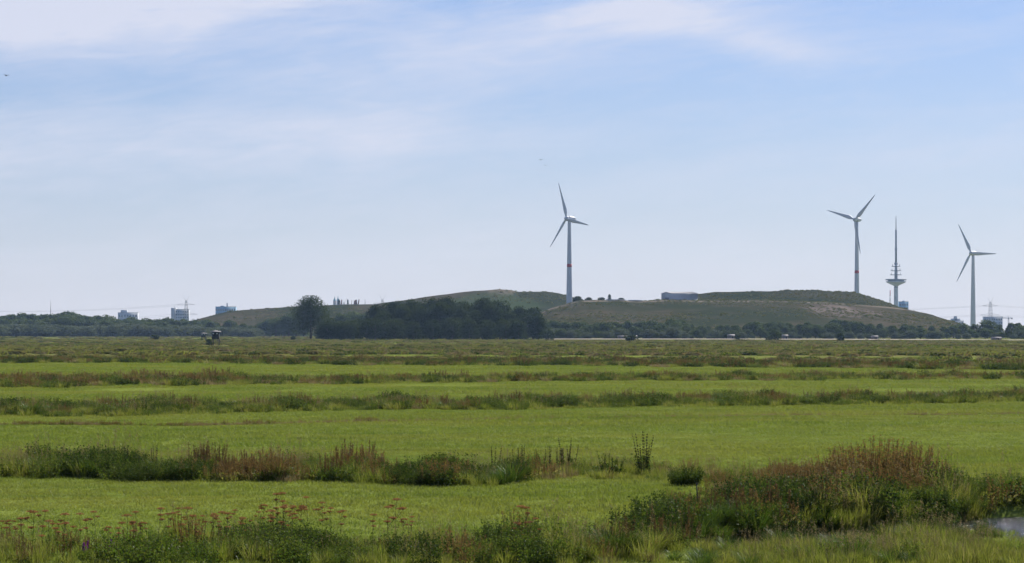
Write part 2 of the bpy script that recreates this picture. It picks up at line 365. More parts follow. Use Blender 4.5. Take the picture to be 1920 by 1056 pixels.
def build_hill():
    xs = np.arange(-430, 470, 3.0); ys = np.r_[np.arange(2040, 2660, 9), np.arange(2660, 3480, 16)]
    X, Y = np.meshgrid(xs, ys); Z = hill_h(X, Y); nx, ny = len(xs), len(ys); i = np.arange(nx*ny).reshape(ny, nx)
    g = Geo().add(np.c_[X.ravel(), Y.ravel(), Z.ravel()], [np.stack([i[:-1, :-1], i[:-1, 1:], i[1:, 1:], i[1:, :-1]], -1).reshape(-1, 4)])
    tag(g.obj('hill', M['hill'], smooth=True), kind='structure')
build_hill()

# ------------------------------------------------------------------ plant shapes
def rnd_unit(rng, n):
    v = rng.normal(size=(n, 3)); return v/np.linalg.norm(v, axis=1)[:, None]
def blades(g, rng, base, h, w, az, lean, curl, mi=0, K=3):
    """arching grass blades: K quads' worth of rows closed by a pointed tip"""
    n = len(base); d = np.c_[np.cos(az), np.sin(az), np.zeros(n)]; s = np.c_[-np.sin(az), np.cos(az), np.zeros(n)]
    rows = []
    for k in range(K+1):
        t = k/K
        off = (lean*t + curl*t*t)*h; z = h*(t - .42*curl*t*t*t)
        c = base + d*off[:, None] + np.array([0, 0, 1.0])*z[:, None]
        if k < K:
            ww = (w*(1-.55*t))[:, None]/2; rows += [c - s*ww, c + s*ww]
        else: rows += [c]
    V = np.stack(rows, 1); m = V.shape[1]; o = (np.arange(n)*m)[:, None]
    quads = np.concatenate([o + np.array([[2*k, 2*k+1, 2*k+3, 2*k+2]]) for k in range(K-1)]) if K > 1 else np.zeros((0, 4), int)
    tris = o + np.array([[2*K-2, 2*K-1, 2*K]])
    g.add(V.reshape(-1, 3), [quads, tris], mi)
def leaves(g, rng, c, size, mi=0, nrm=None, flat=0.0, aspect=.55):
    """rhombic leaves at centres c"""
    n = len(c); size = np.broadcast_to(size, (n,))[:, None]
    nn = rnd_unit(rng, n)
    if nrm is not None: nn = nn*.8 + nrm
    nn[:, 2] += flat; nn /= np.linalg.norm(nn, axis=1)[:, None]
    u = np.cross(nn, rnd_unit(rng, n)); u /= np.linalg.norm(u, axis=1)[:, None]; v = np.cross(nn, u)
    V = np.stack([c - u*size*.5, c + v*size*.5*aspect, c + u*size*.5, c - v*size*.5*aspect], 1)
    g.add(V.reshape(-1, 3), [np.arange(4*n).reshape(n, 4)], mi)
def stems(g, rng, base, top, r, mi=0):
    for b, t in zip(base, top):
        mid = (np.array(b)+np.array(t))/2 + rng.normal(size=3)*.02
        g.tube([b, mid, t], [r, r*.8, r*.45], 3, mi, cap=False)

def p_patch(seed, n=300, hmin=.05, hmax=.13, w=.013, half=.6):
    rng = np.random.default_rng(seed); g = Geo()
    b = np.c_[rng.uniform(-half, half, n), rng.uniform(-half, half, n), np.full(n, -.01)]
    h = rng.uniform(hmin, hmax, n)*(1 + .5*np.sin(b[:, 0]*4 + seed)*np.cos(b[:, 1]*5))
    blades(g, rng, b, h, np.full(n, w)*rng.uniform(.7, 1.4, n), rng.uniform(0, 6.28, n), rng.uniform(.1, .8, n), rng.uniform(0, .9, n), 0, 2)
    return g.mesh('meadow_patch', [M['grass']])
def p_tall(seed, mats, n=120, h0=.45, h1=.9, rad=.28, w=.012, seedheads=0):
    rng = np.random.default_rng(seed); g = Geo()
    r = rad*np.sqrt(rng.random(n)); a = rng.uniform(0, 6.28, n)
    b = np.c_[r*np.cos(a), r*np.sin(a), np.full(n, -.03)]
    blades(g, rng, b, rng.uniform(h0, h1, n), w*rng.uniform(.7, 1.5, n), a + rng.normal(0, .7, n), rng.uniform(.02, .30, n), rng.uniform(.05, .6, n), 0, 3)
    for k in range(seedheads):
        q = np.array([rng.normal(0, rad*.5), rng.normal(0, rad*.5), 0]); t = q + [rng.normal(0, .08), rng.normal(0, .08), h1*rng.uniform(.95, 1.25)]
        stems(g, rng, [q], [t], .004, 1)
        c = t + rng.normal(size=(14, 3))*[.02, .02, .07]; leaves(g, rng, c, .035, 1)
    return g.mesh('tall_grass_tuft', mats)
def p_tussock(seed, mats, n=260, L=.95, rad=.25):
    rng = np.random.default_rng(seed); g = Geo()
    r = rad*np.sqrt(rng.random(n)); a = rng.uniform(0, 6.28, n); b = np.c_[r*np.cos(a), r*np.sin(a), np.full(n, -.03)]
    blades(g, rng, b, rng.uniform(.55, 1, n)*L, .014*rng.uniform(.7, 1.4, n), a + rng.normal(0, .4, n), .10 + r/rad*.35*rng.uniform(.5, 1.2, n), rng.uniform(.15, .9, n), 0, 4)
    return g.mesh('sedge_blades', mats)
def p_herb(seed, mats, H=.8, rad=.35, ns=16, nl=34, ls=.085):
    rng = np.random.default_rng(seed); g = Geo()
    for k in range(ns):
        a = rng.uniform(0, 6.28); r = rad*math.sqrt(rng.random()); hh = H*rng.uniform(.6, 1.1)
        b = np.array([r*math.cos(a), r*math.sin(a), -.03]); t = b*[1.45, 1.45, 1] + [rng.normal(0, .05), rng.normal(0, .05), hh]
        stems(g, rng, [b], [t], .006, 1)
        tt = rng.uniform(.12, 1, nl); c = b + (t-b)*tt[:, None] + rng.normal(size=(nl, 3))*[.055, .055, .02]
        leaves(g, rng, c, ls*rng.uniform(.6, 1.3, nl)*(1.15 - .5*tt), 0, flat=.7)
    return g.mesh('leafy_herb', mats)
def p_spikes(seed, mats, H=1.1, ns=7, rad=.2, seedn=70, spread=.22, seed_from=.45, sw=.022, leafn=12):
    """docks and sorrels: upright stems carrying dense whorls of dry seed; one (stem, seed head) pair a stem, then the leaves"""
    rng = np.random.default_rng(seed); pairs = []; g3 = Geo(); one = ns > 15
    for k in range(ns):
        if k == 0 or not one: g, g2 = Geo(), Geo(); pairs.append((g, g2))
        a = rng.uniform(0, 6.28); r = rad*math.sqrt(rng.random()); hh = H*(rng.uniform(.62, 1.05) if not one else rng.uniform(.78, 1.04)*(1 - .38*(r/rad)**2.2))
        b = np.array([r*math.cos(a), r*math.sin(a), -.03]); t = b + [math.cos(a)*spread*hh*rng.random() + rng.normal(0, .03), math.sin(a)*spread*hh*rng.random() + rng.normal(0, .03), hh]
        stems(g, rng, [b], [t], .008, 0)
        tt = rng.uniform(seed_from, 1.0, seedn); tt = seed_from + (1-seed_from)*np.round((tt-seed_from)/(1-seed_from)*11 + rng.normal(0, .25, seedn))/11
        c = b + (t-b)*tt[:, None] + rng.normal(size=(seedn, 3))*(sw*(1.25 - .8*tt))[:, None]
        leaves(g2, rng, c, .036*rng.uniform(.7, 1.3, seedn), 0, aspect=.8)
        n = leafn; tt = rng.uniform(.05, .5, n); c = b + (t-b)*tt[:, None] + rng.normal(size=(n, 3))*[.08, .08, .03]
        leaves(g3, rng, c, .15*rng.uniform(.6, 1.2, n), 0, flat=.4, aspect=.35)
    return dict(pairs=[(g.mesh('stem', [mats[0]]), g2.mesh('seed_head', [mats[1]])) for g, g2 in pairs], many=one, leaf=g3.mesh('leaves', [mats[2]]))
def flat(sp): return [m for p in sp['pairs'] for m in p] + [sp['leaf']]
def join_geo(meshes, name):
    """several part meshes as one mesh with a slot each, for the uncountable masses"""
    g = Geo(); mats = []
    for k, me in enumerate(meshes):
        v = np.zeros(len(me.vertices)*3); me.vertices.foreach_get('co', v)
        by = {}
        for p in me.polygons: by.setdefault(len(p.vertices), []).append(list(p.vertices))
        g.add(v.reshape(-1, 3), list(by.values()), k); mats.append(me.materials[0])
    return g.mesh(name, mats)
def p_lump(seed, mats, W=1.0, H=1.0, n=110, ls=.3):
    """a far clump of marsh plants"""
    rng = np.random.default_rng(seed); g = Geo()
    q = rnd_unit(rng, n)*rng.uniform(.45, 1, n)[:, None]**.6; q[:, 2] = np.abs(q[:, 2])
    c = q*[W*.5, W*.5, H*.8]; leaves(g, rng, c, ls*rng.uniform(.6, 1.4, n), 0, nrm=q*.6)
    m = n//2; b = np.c_[rng.normal(0, W*.22, m), rng.normal(0, W*.22, m), np.zeros(m)]
    blades(g, rng, b, H*rng.uniform(.6, 1.15, m), np.full(m, .07*W), rng.uniform(0, 6.28, m), rng.uniform(0, .3, m), rng.uniform(0, .4, m), 1, 2)
    return g.mesh('marsh_clump', mats)

def library(name, meshes):
    c = bpy.data.collections.new(name)
    for k, me in enumerate(meshes):
        o = bpy.data.objects.new('%s_source.%03d' % (name, k), me); c.objects.link(o)
    return c
def scatter(name, label, cat, lib, pts, rot, scl, idx):
    """one uncountable mass: shapes of a library set on points by geometry nodes"""
    me = bpy.data.meshes.new(name); me.vertices.add(len(pts)); me.vertices.foreach_set('co', np.asarray(pts, float).ravel())
    a = me.attributes.new('turn', 'FLOAT_VECTOR', 'POINT'); a.data.foreach_set('vector', np.c_[np.zeros(len(pts)), np.zeros(len(pts)), rot].ravel())
    a = me.attributes.new('size', 'FLOAT_VECTOR', 'POINT'); a.data.foreach_set('vector', np.asarray(scl, float).ravel())
    a = me.attributes.new('pick', 'INT', 'POINT'); a.data.foreach_set('value', np.asarray(idx, np.int32))
    o = link(name, me); tag(o, label, cat, None, 'stuff')
    nt = bpy.data.node_groups.new(name, 'GeometryNodeTree')
    nt.interface.new_socket('Geometry', in_out='INPUT', socket_type='NodeSocketGeometry'); nt.interface.new_socket('Geometry', in_out='OUTPUT', socket_type='NodeSocketGeometry')
    gi, go = nt.nodes.new('NodeGroupInput'), nt.nodes.new('NodeGroupOutput')
    ci = nt.nodes.new('GeometryNodeCollectionInfo'); ci.inputs['Collection'].default_value = lib
    ci.inputs['Separate Children'].default_value = True; ci.inputs['Reset Children'].default_value = True
    ip = nt.nodes.new('GeometryNodeInstanceOnPoints'); ip.inputs['Pick Instance'].default_value = True
    def attr(nm, ty):
        n = nt.nodes.new('GeometryNodeInputNamedAttribute'); n.data_type = ty; n.inputs['Name'].default_value = nm
        return [s for s in n.outputs if s.enabled and s.name == 'Attribute'][0]
    L = nt.links.new
    L(gi.outputs[0], ip.inputs['Points']); L(ci.outputs[0], ip.inputs['Instance'])
    L(attr('pick', 'INT'), ip.inputs['Instance Index']); L(attr('turn', 'FLOAT_VECTOR'), ip.inputs['Rotation']); L(attr('size', 'FLOAT_VECTOR'), ip.inputs['Scale'])
    L(ip.outputs[0], go.inputs[0])
    o.modifiers.new('plants', 'NODES').node_group = nt
    return o

# ------------------------------------------------------------------ meadow grass
def build_meadow():
    rng = np.random.default_rng(5)
    lib = library('meadow_patch', [p_patch(s) for s in range(6)])
    P, Rr, Sc = [], [], []
    for d0, d1, step, sxy, sz in ((55, 112, .85, 1.0, 1.0), (112, 190, 1.35, 1.6, 1.15), (190, 300, 2.3, 2.7, 1.4), (300, 470, 4.2, 5.0, 1.9)):
        ys = np.arange(d0, d1, step)
        for y in ys:
            hw = .192*y*1.02 + 5; xs = np.arange(-hw, hw, step)
            x = xs + rng.uniform(-.4, .4, len(xs))*step; yy = y + rng.uniform(-.4, .4, len(xs))*step
            z = gz(x, yy); k = z > -.40
            x, yy, z = x[k], yy[k], z[k]; n = len(x)
            lush = .8 + .35*np.sin(x*.09 + yy*.05)*np.sin(yy*.13 + 1) + rng.uniform(-.2, .25, n)
            P.append(np.c_[x, yy, z]); Rr.append(rng.uniform(0, 6.28, n)); Sc.append(np.c_[np.full(n, sxy), np.full(n, sxy), sz*lush])
    P = np.concatenate(P); n = len(P)
    scatter('grass', 'short bright green grass covering the mown meadows', 'grass', lib, P, np.concatenate(Rr), np.concatenate(Sc), rng.integers(0, 6, n))
build_meadow()

# ------------------------------------------------------------------ plants along the ditch banks
T = M
KIND = ['tall', 'yellow', 'herb', 'dark', 'dock', 'red', 'dry', 'sedge', 'low']
BANK = library('bank_plant',
    [p_tall(1, [T['tall'], T['dry']], 120, .4, .85, .3, .013, 3), p_tall(2, [T['tall'], T['dry']], 110, .3, .65, .3, .013, 0)] +
    [p_tall(3, [T['tall'], T['dry']], 130, .25, .55, .35, .014, 2), p_tall(4, [T['tall'], T['dry']], 130, .25, .6, .35, .014, 4)] +
    [p_herb(5, [T['herb'], T['stem']], .75), p_herb(6, [T['herb'], T['stem']], .6, .4)] +
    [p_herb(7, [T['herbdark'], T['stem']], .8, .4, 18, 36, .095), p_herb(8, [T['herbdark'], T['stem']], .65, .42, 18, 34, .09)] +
    [join_geo(flat(p_spikes(9, [T['stem'], T['dock'], T['herb']], 1.0, 8)), 'dock'), join_geo(flat(p_spikes(10, [T['stem'], T['dock'], T['herb']], .85, 7, .25)), 'dock')] +
    [join_geo(flat(p_spikes(11, [T['stem'], T['red'], T['herb']], .9, 14, .35, 46, .25, .3, .03)), 'sorrel'), join_geo(flat(p_spikes(12, [T['stem'], T['red'], T['tall']], .75, 14, .38, 44, .25, .3, .03)), 'sorrel')] +
    [p_tall(13, [T['dry'], T['dry']], 110, .3, .7, .32, .012, 5), p_tall(14, [T['dry'], T['red']], 110, .25, .55, .36, .012, 6)] +
    [p_tussock(15, [T['sedge']]), p_tussock(16, [T['sedge']], 220, .75, .3)] +
    [p_herb(17, [T['herb'], T['stem']], .32, .4, 16, 22, .07), p_tall(18, [T['tall'], T['dry']], 120, .15, .35, .4, .013, 0)])
class Bank:
    """gathers plants for one bank, then plants them as one mass"""
    def __init__(self, seed): self.rng = np.random.default_rng(seed); self.P = []; self.R = []; self.S = []; self.I = []
    def fill(self, p0, p1, front, depth, mix, dens, s0=.8, s1=1.2, sxy=1.0):
        """pixel columns p0..p1; front(px) = distance of the near edge; mix = {kind: weight}"""
        rng = self.rng
        D = float(np.mean([front(p0), front(p1)])) + depth/2
        n = max(1, int((p1-p0)/F*D*depth*dens))
        px = rng.uniform(p0, p1, n) + rng.normal(0, .5, n)*F/D
        u = rng.random(n); d = np.array([front(p) for p in px]); x = PX(px, d)
        wander = np.sin(x*.55 + depth) + .7*np.sin(x*1.31 + 2.0) + .5*np.sin(x*.17)
        d = d + depth*(u + .10*wander) + rng.normal(0, .05*depth, n); x = PX(px, d); ks = list(mix); w = np.array([mix[k] for k in ks], float)
        # neighbours of one kind keep together
        u = (np.sin(x*.9 + d*.31 + self.P.__len__()) + np.sin(x*.37 - d*.2)*.9 + rng.normal(0, .55, n)); u = (np.argsort(np.argsort(u)) + .5)/n
        kid = np.searchsorted(np.cumsum(w/w.sum()), u); kid = np.minimum(kid, len(ks)-1)
        z = gz(x, d); ok = z > -.50
        sc = rng.uniform(s0, s1, n)*(1 + .16*np.sin(x*.8 + 1.0) + .12*np.sin(x*2.1))*rng.choice([.75, 1, 1, 1.12], n)
        base = np.array([KIND.index(k)*2 for k in ks])[kid] + rng.integers(0, 2, n)
        self.P.append(np.c_[x, d, z][ok]); self.R.append(rng.uniform(0, 6.28, n)[ok]); self.S.append(np.c_[sc*sxy, sc*sxy, sc][ok]); self.I.append(base[ok])
        return self
    def make(self, name, label):
        scatter(name, label, 'bank plants', BANK, np.concatenate(self.P), np.concatenate(self.R), np.concatenate(self.S), np.concatenate(self.I))
def line(*pts):
    """near edge given as photo points on the flat ground"""
    xs = [p[0] for p in pts]; ds = [GD(p[1]) for p in pts]
    return lambda px: float(np.interp(px, xs, ds))

def build_banks():
    # bank at the bottom of the view
    b = Bank(21); f = lambda px: 57.0
    b.fill(-60, 420, f, 4.5, dict(herb=3, low=2, dock=.6, red=.8, tall=2, yellow=1.5), 5, .45, .8)
    b.fill(-60, 420, lambda p: 61, 3, dict(low=3, tall=1, red=.6), 3, .45, .8)
    b.fill(420, 620, f, 6, dict(dark=3, herb=2, tall=1), 6, .55, .8)
    b.fill(600, 890, f, 5.5, dict(herb=2, tall=2, dark=1, yellow=2, red=.6), 5, .5, .8)
    b.fill(780, 900, lambda p: 60, 3, dict(dry=2, tall=2), 4, .5, .8)
    b.fill(890, 1090, f, 5.5, dict(dark=1.5, herb=3, tall=2, red=.5), 6, .5, .85)
    b.fill(1060, 1200, f, 5, dict(yellow=2, tall=2, dry=.5), 4, .6, .9)
    b.fill(1180, 1290, lambda p: 61, 5, dict(dock=1.2, dark=1, tall=1.5, red=.6), 5, .6, .95)
    b.make('bank_plants', 'tangle of leafy herbs and grasses on the ditch bank below the umbels')
    # far bank round the bend of the ditch: shaded herbs, the shade deepened by dark leaf colour
    b = Bank(22)
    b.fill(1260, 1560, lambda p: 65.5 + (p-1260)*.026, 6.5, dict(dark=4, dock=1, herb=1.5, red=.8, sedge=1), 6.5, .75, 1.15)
    b.fill(1290, 1400, lambda p: 74, 9, dict(red=3, tall=1.5, herb=1.5, dry=.7, low=1), 4, .35, .6)
    b.fill(1400, 1560, lambda p: 74.5 + (p-1400)*.02, 10, dict(red=3, tall=1.5, herb=1.5, dry=.7, low=1), 4, .55, .85)
    b.fill(1500, 1838, lambda p: 70.6 + (p-1500)*.0125, 3.6, dict(herb=3, dark=1.4, tall=2.5, yellow=2, sedge=.6, red=.5), 8, .8, 1.2)
    b.fill(1450, 1838, lambda p: 72.5 + max(0, p-1450)*.016, 4.0, dict(tall=2, yellow=2, herb=2, sedge=1, dark=1), 6, .7, 1.1)
    b.make('bank_plants', 'dark shaded herbs crowding the far bank where the ditch bends')
    b = Bank(23)
    b.fill(1740, 1832, lambda p: 75.6, 2.5, dict(tall=3, yellow=2, herb=2), 8, .7, 1.0)
    b.fill(1700, 1825, lambda p: 77.4, 3.5, dict(tall=3, yellow=2, herb=3), 9, 1.0, 1.45)
    b.fill(1800, 1990, lambda p: 76.6 + (p-1800)*.008, 7.0, dict(herb=2, tall=2.5, dark=1.2, low=1, sedge=.6), 7, .5, .8)
    b.make('bank_plants', 'green grass and herbs overhanging the open water')
    b = Bank(24)
    b.fill(1340, 1560, lambda p: 55.5, 6.0, dict(tall=4, yellow=3, sedge=.4), 9, .5, .75)
    b.fill(1540, 1835, lambda p: 58.5, 4.5, dict(tall=4, yellow=3, sedge=.5), 9, .5, .75)
    b.fill(1540, 1990, lambda p: 55.5, 4.0, dict(tall=4, yellow=3, herb=.6, sedge=.4), 11, .45, .72)
    b.fill(1480, 1990, lambda p: 59.5, 3.5, dict(low=3, yellow=1), 6, .3, .5)
    b.fill(1380, 1830, lambda p: 62.5, 4.0, dict(herb=2, dark=2, tall=2, yellow=1, sedge=1), 6, .4, .62)
    b.make('bank_plants', 'yellow-green tall grass on the near bank below the open water')
    # second bank
    b = Bank(25); f = line((-80, 892), (150, 897), (300, 903), (450, 906), (600, 905), (750, 911), (940, 911), (1010, 903), (1100, 898), (1250, 905), (1420, 905), (1560, 890))
    b.fill(-80, 140, f, 7, dict(tall=3, yellow=2, herb=.6), 6, .7, 1.05)
    b.fill(110, 360, f, 6, dict(dark=3, herb=2, sedge=.6, tall=1), 6, .75, 1.05)
    b.fill(160, 560, lambda p: f(p)+4, 6, dict(yellow=3, tall=2, dry=.5), 4, .7, 1.1)
    b.fill(350, 430, f, 6, dict(dock=2, red=1, dark=1.5, tall=1), 6, .75, 1.05)
    b.fill(420, 620, f, 6, dict(red=2, dry=1.5, tall=2, herb=1.5), 6, .65, .95)
    b.fill(600, 690, f, 6, dict(red=2.5, dock=.6, tall=2, herb=1), 7, .75, 1.1)
    b.fill(690, 770, f, 6, dict(herb=2, tall=2, red=1.5, dark=1), 6, .7, 1.0)
    b.fill(755, 865, f, 5.5, dict(dark=4, herb=1, red=.7), 8, .85, 1.15)
    b.fill(850, 960, f, 5, dict(dark=2, sedge=2, tall=2, yellow=1), 6, .6, .9)
    b.fill(880, 1260, lambda p: f(p)+2.0, 7, dict(yellow=3, tall=2, herb=1.5, low=2), 4, .55, .9)
    b.fill(940, 1440, f, 7, dict(low=3, yellow=2, dry=1, red=.3), 3.0, .5, .8)
    b.fill(1350, 1450, lambda p: 84, 5.5, dict(red=2, tall=2, herb=2, yellow=1), 5, .35, .6)
    b.fill(1440, 1560, lambda p: 84.4, 5.5, dict(red=3, tall=2, herb=2), 5, .5, .8)
    b.make('bank_plants', 'mixed brown and green ditch plants between the two nearest meadows')
    # third, fourth and fifth banks
    b = Bank(26); f = line((-80, 779), (200, 777), (420, 774), (640, 768), (900, 766), (1200, 762), (1500, 760), (1700, 757), (2000, 750))
    for p in range(-80, 2000, 130):
        q = random.Random(p).random()
        b.fill(p, p+130, f, 13, dict(dark=1.2 + 1.2*(p < 300) + q*.6, herb=2.6, tall=2.8, yellow=2.0, red=.4 + (p > 1100)*.5, dock=.4, dry=.6, sedge=.6), 2.8, .65, 1.0, 1.25)
        b.fill(p, p+130, lambda v: f(v)-3, 5, dict(low=3, yellow=2, herb=1), 1.5, .7, 1.1, 1.2)
    b.make('bank_plants', 'dark green ditch plants along the back edge of the wide meadow with the brown furrow')
    b = Bank(27); f = line((-80, 726), (250, 724), (430, 722), (800, 718), (1200, 714), (1600, 713), (2000, 712))
    for p in range(-80, 2000, 130):
        L = p < 420
        b.fill(p, p+130, f, 34 if L else 20, dict(red=1.6 if L else .7, dry=2.4 if L else 1.3, dock=1.0 if L else .4, herb=1.5, tall=2.0, dark=.8, yellow=1.4), .9 if L else 1.1, .75 if L else .6, 1.2 if L else 1.0, 1.6)
    b.make('bank_plants', 'brownish ditch plants beyond the narrow bright meadow')
    b = Bank(28); f = line((-80, 681), (300, 681), (640, 685), (1000, 686), (1300, 688), (1600, 691), (2000, 695))
    for p in range(-80, 2000, 130):
        b.fill(p, p+130, f, 36, dict(dark=2.2, dock=.9, herb=1.3, red=.8, tall=1.6, dry=.7), .55, .7, 1.3, 2.0)
    b.make('bank_plants', 'dark brown ditch plants edging the rough marsh')
    # the brown furrow across the wide meadow
    b = Bank(29); f = line((-80, 799), (300, 799), (640, 792), (1000, 787), (1300, 782), (1700, 778), (2000, 776))
    b.fill(-80, 700, f, 1.3, dict(dry=3, red=1, low=.5), 16.0, .22, .36)
    b.fill(700, 2000, f, 1.5, dict(dry=3, low=.5), 11.0, .16, .28)
    b.make('furrow_grass', 'thin line of dry brown grass crossing the wide meadow')
build_banks()

def build_marsh():
    rng = np.random.default_rng(31)
    lib = library('marsh_clump', [p_lump(1, [M['reed'], M['reed']]), p_lump(2, [M['reed'], M['tall']], 1.3, .8), p_lump(3, [M['herbdark'], M['reed']], 1.2, .9), p_lump(4, [M['dry'], M['reed']], 1.2, .7), p_lump(5, [M['herb'], M['tall']], 1.4, .7)])
    P, S_, I = [], [], []
    for d0, d1, n in ((430, 620, 3000), (620, 950, 5200), (950, 1500, 6500), (1500, 3000, 5000)):
        d = rng.uniform(d0, d1, n); x = rng.uniform(-1, 1, n)*(.2*d + 10)
        band = np.sin(d*.021 + np.sin(x*.012)*1.2) + np.sin(d*.057 + x*.006) + rng.normal(0, .7, n)
        k = band > .1
        if d0 >= 1500: k &= x < PX(1010, d)
        k &= ~((d > 830) & (d < 975) & (np.abs(x - PX(402, d)) < 6))
        d, x, band = d[k], x[k], band[k]; m = len(d)
        P.append(np.c_[x, d, np.zeros(m)]); s = rng.uniform(.6, 1.25, m)*(1 + d/1600); S_.append(np.c_[s*rng.uniform(1, 3.2, m), s*1.3, s*np.where(d > 900, .45, .75)])
        I.append(np.clip(np.round(2.0 + 1.4*np.sin(x*.03 + d*.013) + rng.normal(0, .9, m)), 0, 4))
    P = np.concatenate(P)
    scatter('marsh_plants', 'rough brown and green marsh grassland stretching to the trees', 'marsh plants', lib, P, rng.uniform(-.3, .3, len(P)), np.concatenate(S_), np.concatenate(I))
    # scrub dotted over the landfill slopes
    n = 42000; px = rng.uniform(340, 1800, n); d = rng.uniform(2080, 3000, n); x = PX(px, d); z = hill_h(x, d)
    up = (d > 2440) & (d < 2625) & (px > 1240) & (px < 1690)
    k = (z > 3) & ((up*.9 + np.sin(x*.021 + d*.017) + np.sin(d*.043 - x*.009) + rng.normal(0, .6, n)) > .15)
    x, d, z = x[k], d[k], z[k]; m = len(x); s = rng.uniform(.5, 1.25, m)*(1 + .8*(rng.random(m) > .93))
    scatter('hill_scrub', 'low scrub and rough herbs covering the landfill slopes', 'scrub', lib, np.c_[x, d, z-.2], rng.uniform(0, 6.28, m), np.c_[s*1.9, s*1.9, s*.9], rng.choice([0, 2, 2, 2], m))
build_marsh()

# ------------------------------------------------------------------ single plants that stand out
def on_ground(px, D, dz=0.0):
    x = PX(px, D); return (x, D, float(gz(x, D)) + dz)
def plant(name, parts, loc, label, cat, group=None, rz=0.0, sc=1.0):
    t = thing(name, loc, label, cat, group, rz, sc)
    if isinstance(parts, dict):
        for st, sh in parts['pairs']:
            a = link('stems' if parts['many'] else 'stem', st, t); b = link('seed_heads' if parts['many'] else 'seed_head', sh, t if parts['many'] else a)
            if parts['many']: a['kind'] = b['kind'] = 'stuff'
            else: b['kind'] = 'stuff'
        link('leaves', parts['leaf'], t)['kind'] = 'stuff'
    else:
        for me in parts:
            o = link(me.name.split('.')[0], me, t)
            if o.name.startswith('leaves'): o['kind'] = 'stuff'
    return t
def umbel_parts(seed, H, heads):
    rng = np.random.default_rng(seed); g, u, l = Geo(), Geo(), Geo(); base = np.array([0, 0, -.04])
    top = np.array([rng.normal(0, .03), rng.normal(0, .03), H])
    g.tube([base, (base+top)/2 + rng.normal(0, .02, 3), top], [.008, .006, .004], 4, 0, False)
    us = []
    for k in range(heads):
        t = 1.0 if k == 0 else rng.uniform(.45, .8); p = base + (top-base)*t
        q = p if k == 0 else p + [rng.normal(0, .13), rng.normal(0, .13), H*rng.uniform(.10, .28)]
        if k: g.tube([p, (p+q)/2 + [0, 0, -.015], q], [.005, .004, .003], 3, 0, False)
        rad = rng.uniform(.045, .095)*(1.25 if k == 0 else .9); hd = Geo(); m = 15
        for j in range(m):
            a = j*2.4; r = rad*math.sqrt((j+.5)/m); e = q + [r*math.cos(a), r*math.sin(a), .05 - r*r*3]
            hd.tube([q, e], [.0022, .0018], 3, 0, False)
            c = e + rng.normal(size=(9, 3))*[.013, .013, .006]; leaves(hd, rng, c, .024, 0, flat=.8, aspect=.9)
        us.append(hd.mesh('umbel', [M['umbel']]))
    n = 22; t = rng.uniform(.05, .55, n); c = base + (top-base)*t[:, None] + rng.normal(size=(n, 3))*[.07, .07, .03]
    leaves(l, rng, c, .075, 0, flat=.3, aspect=.4)
    return [g.mesh('stem', [M['stem']])] + us + [l.mesh('leaves', [M['herb']])]
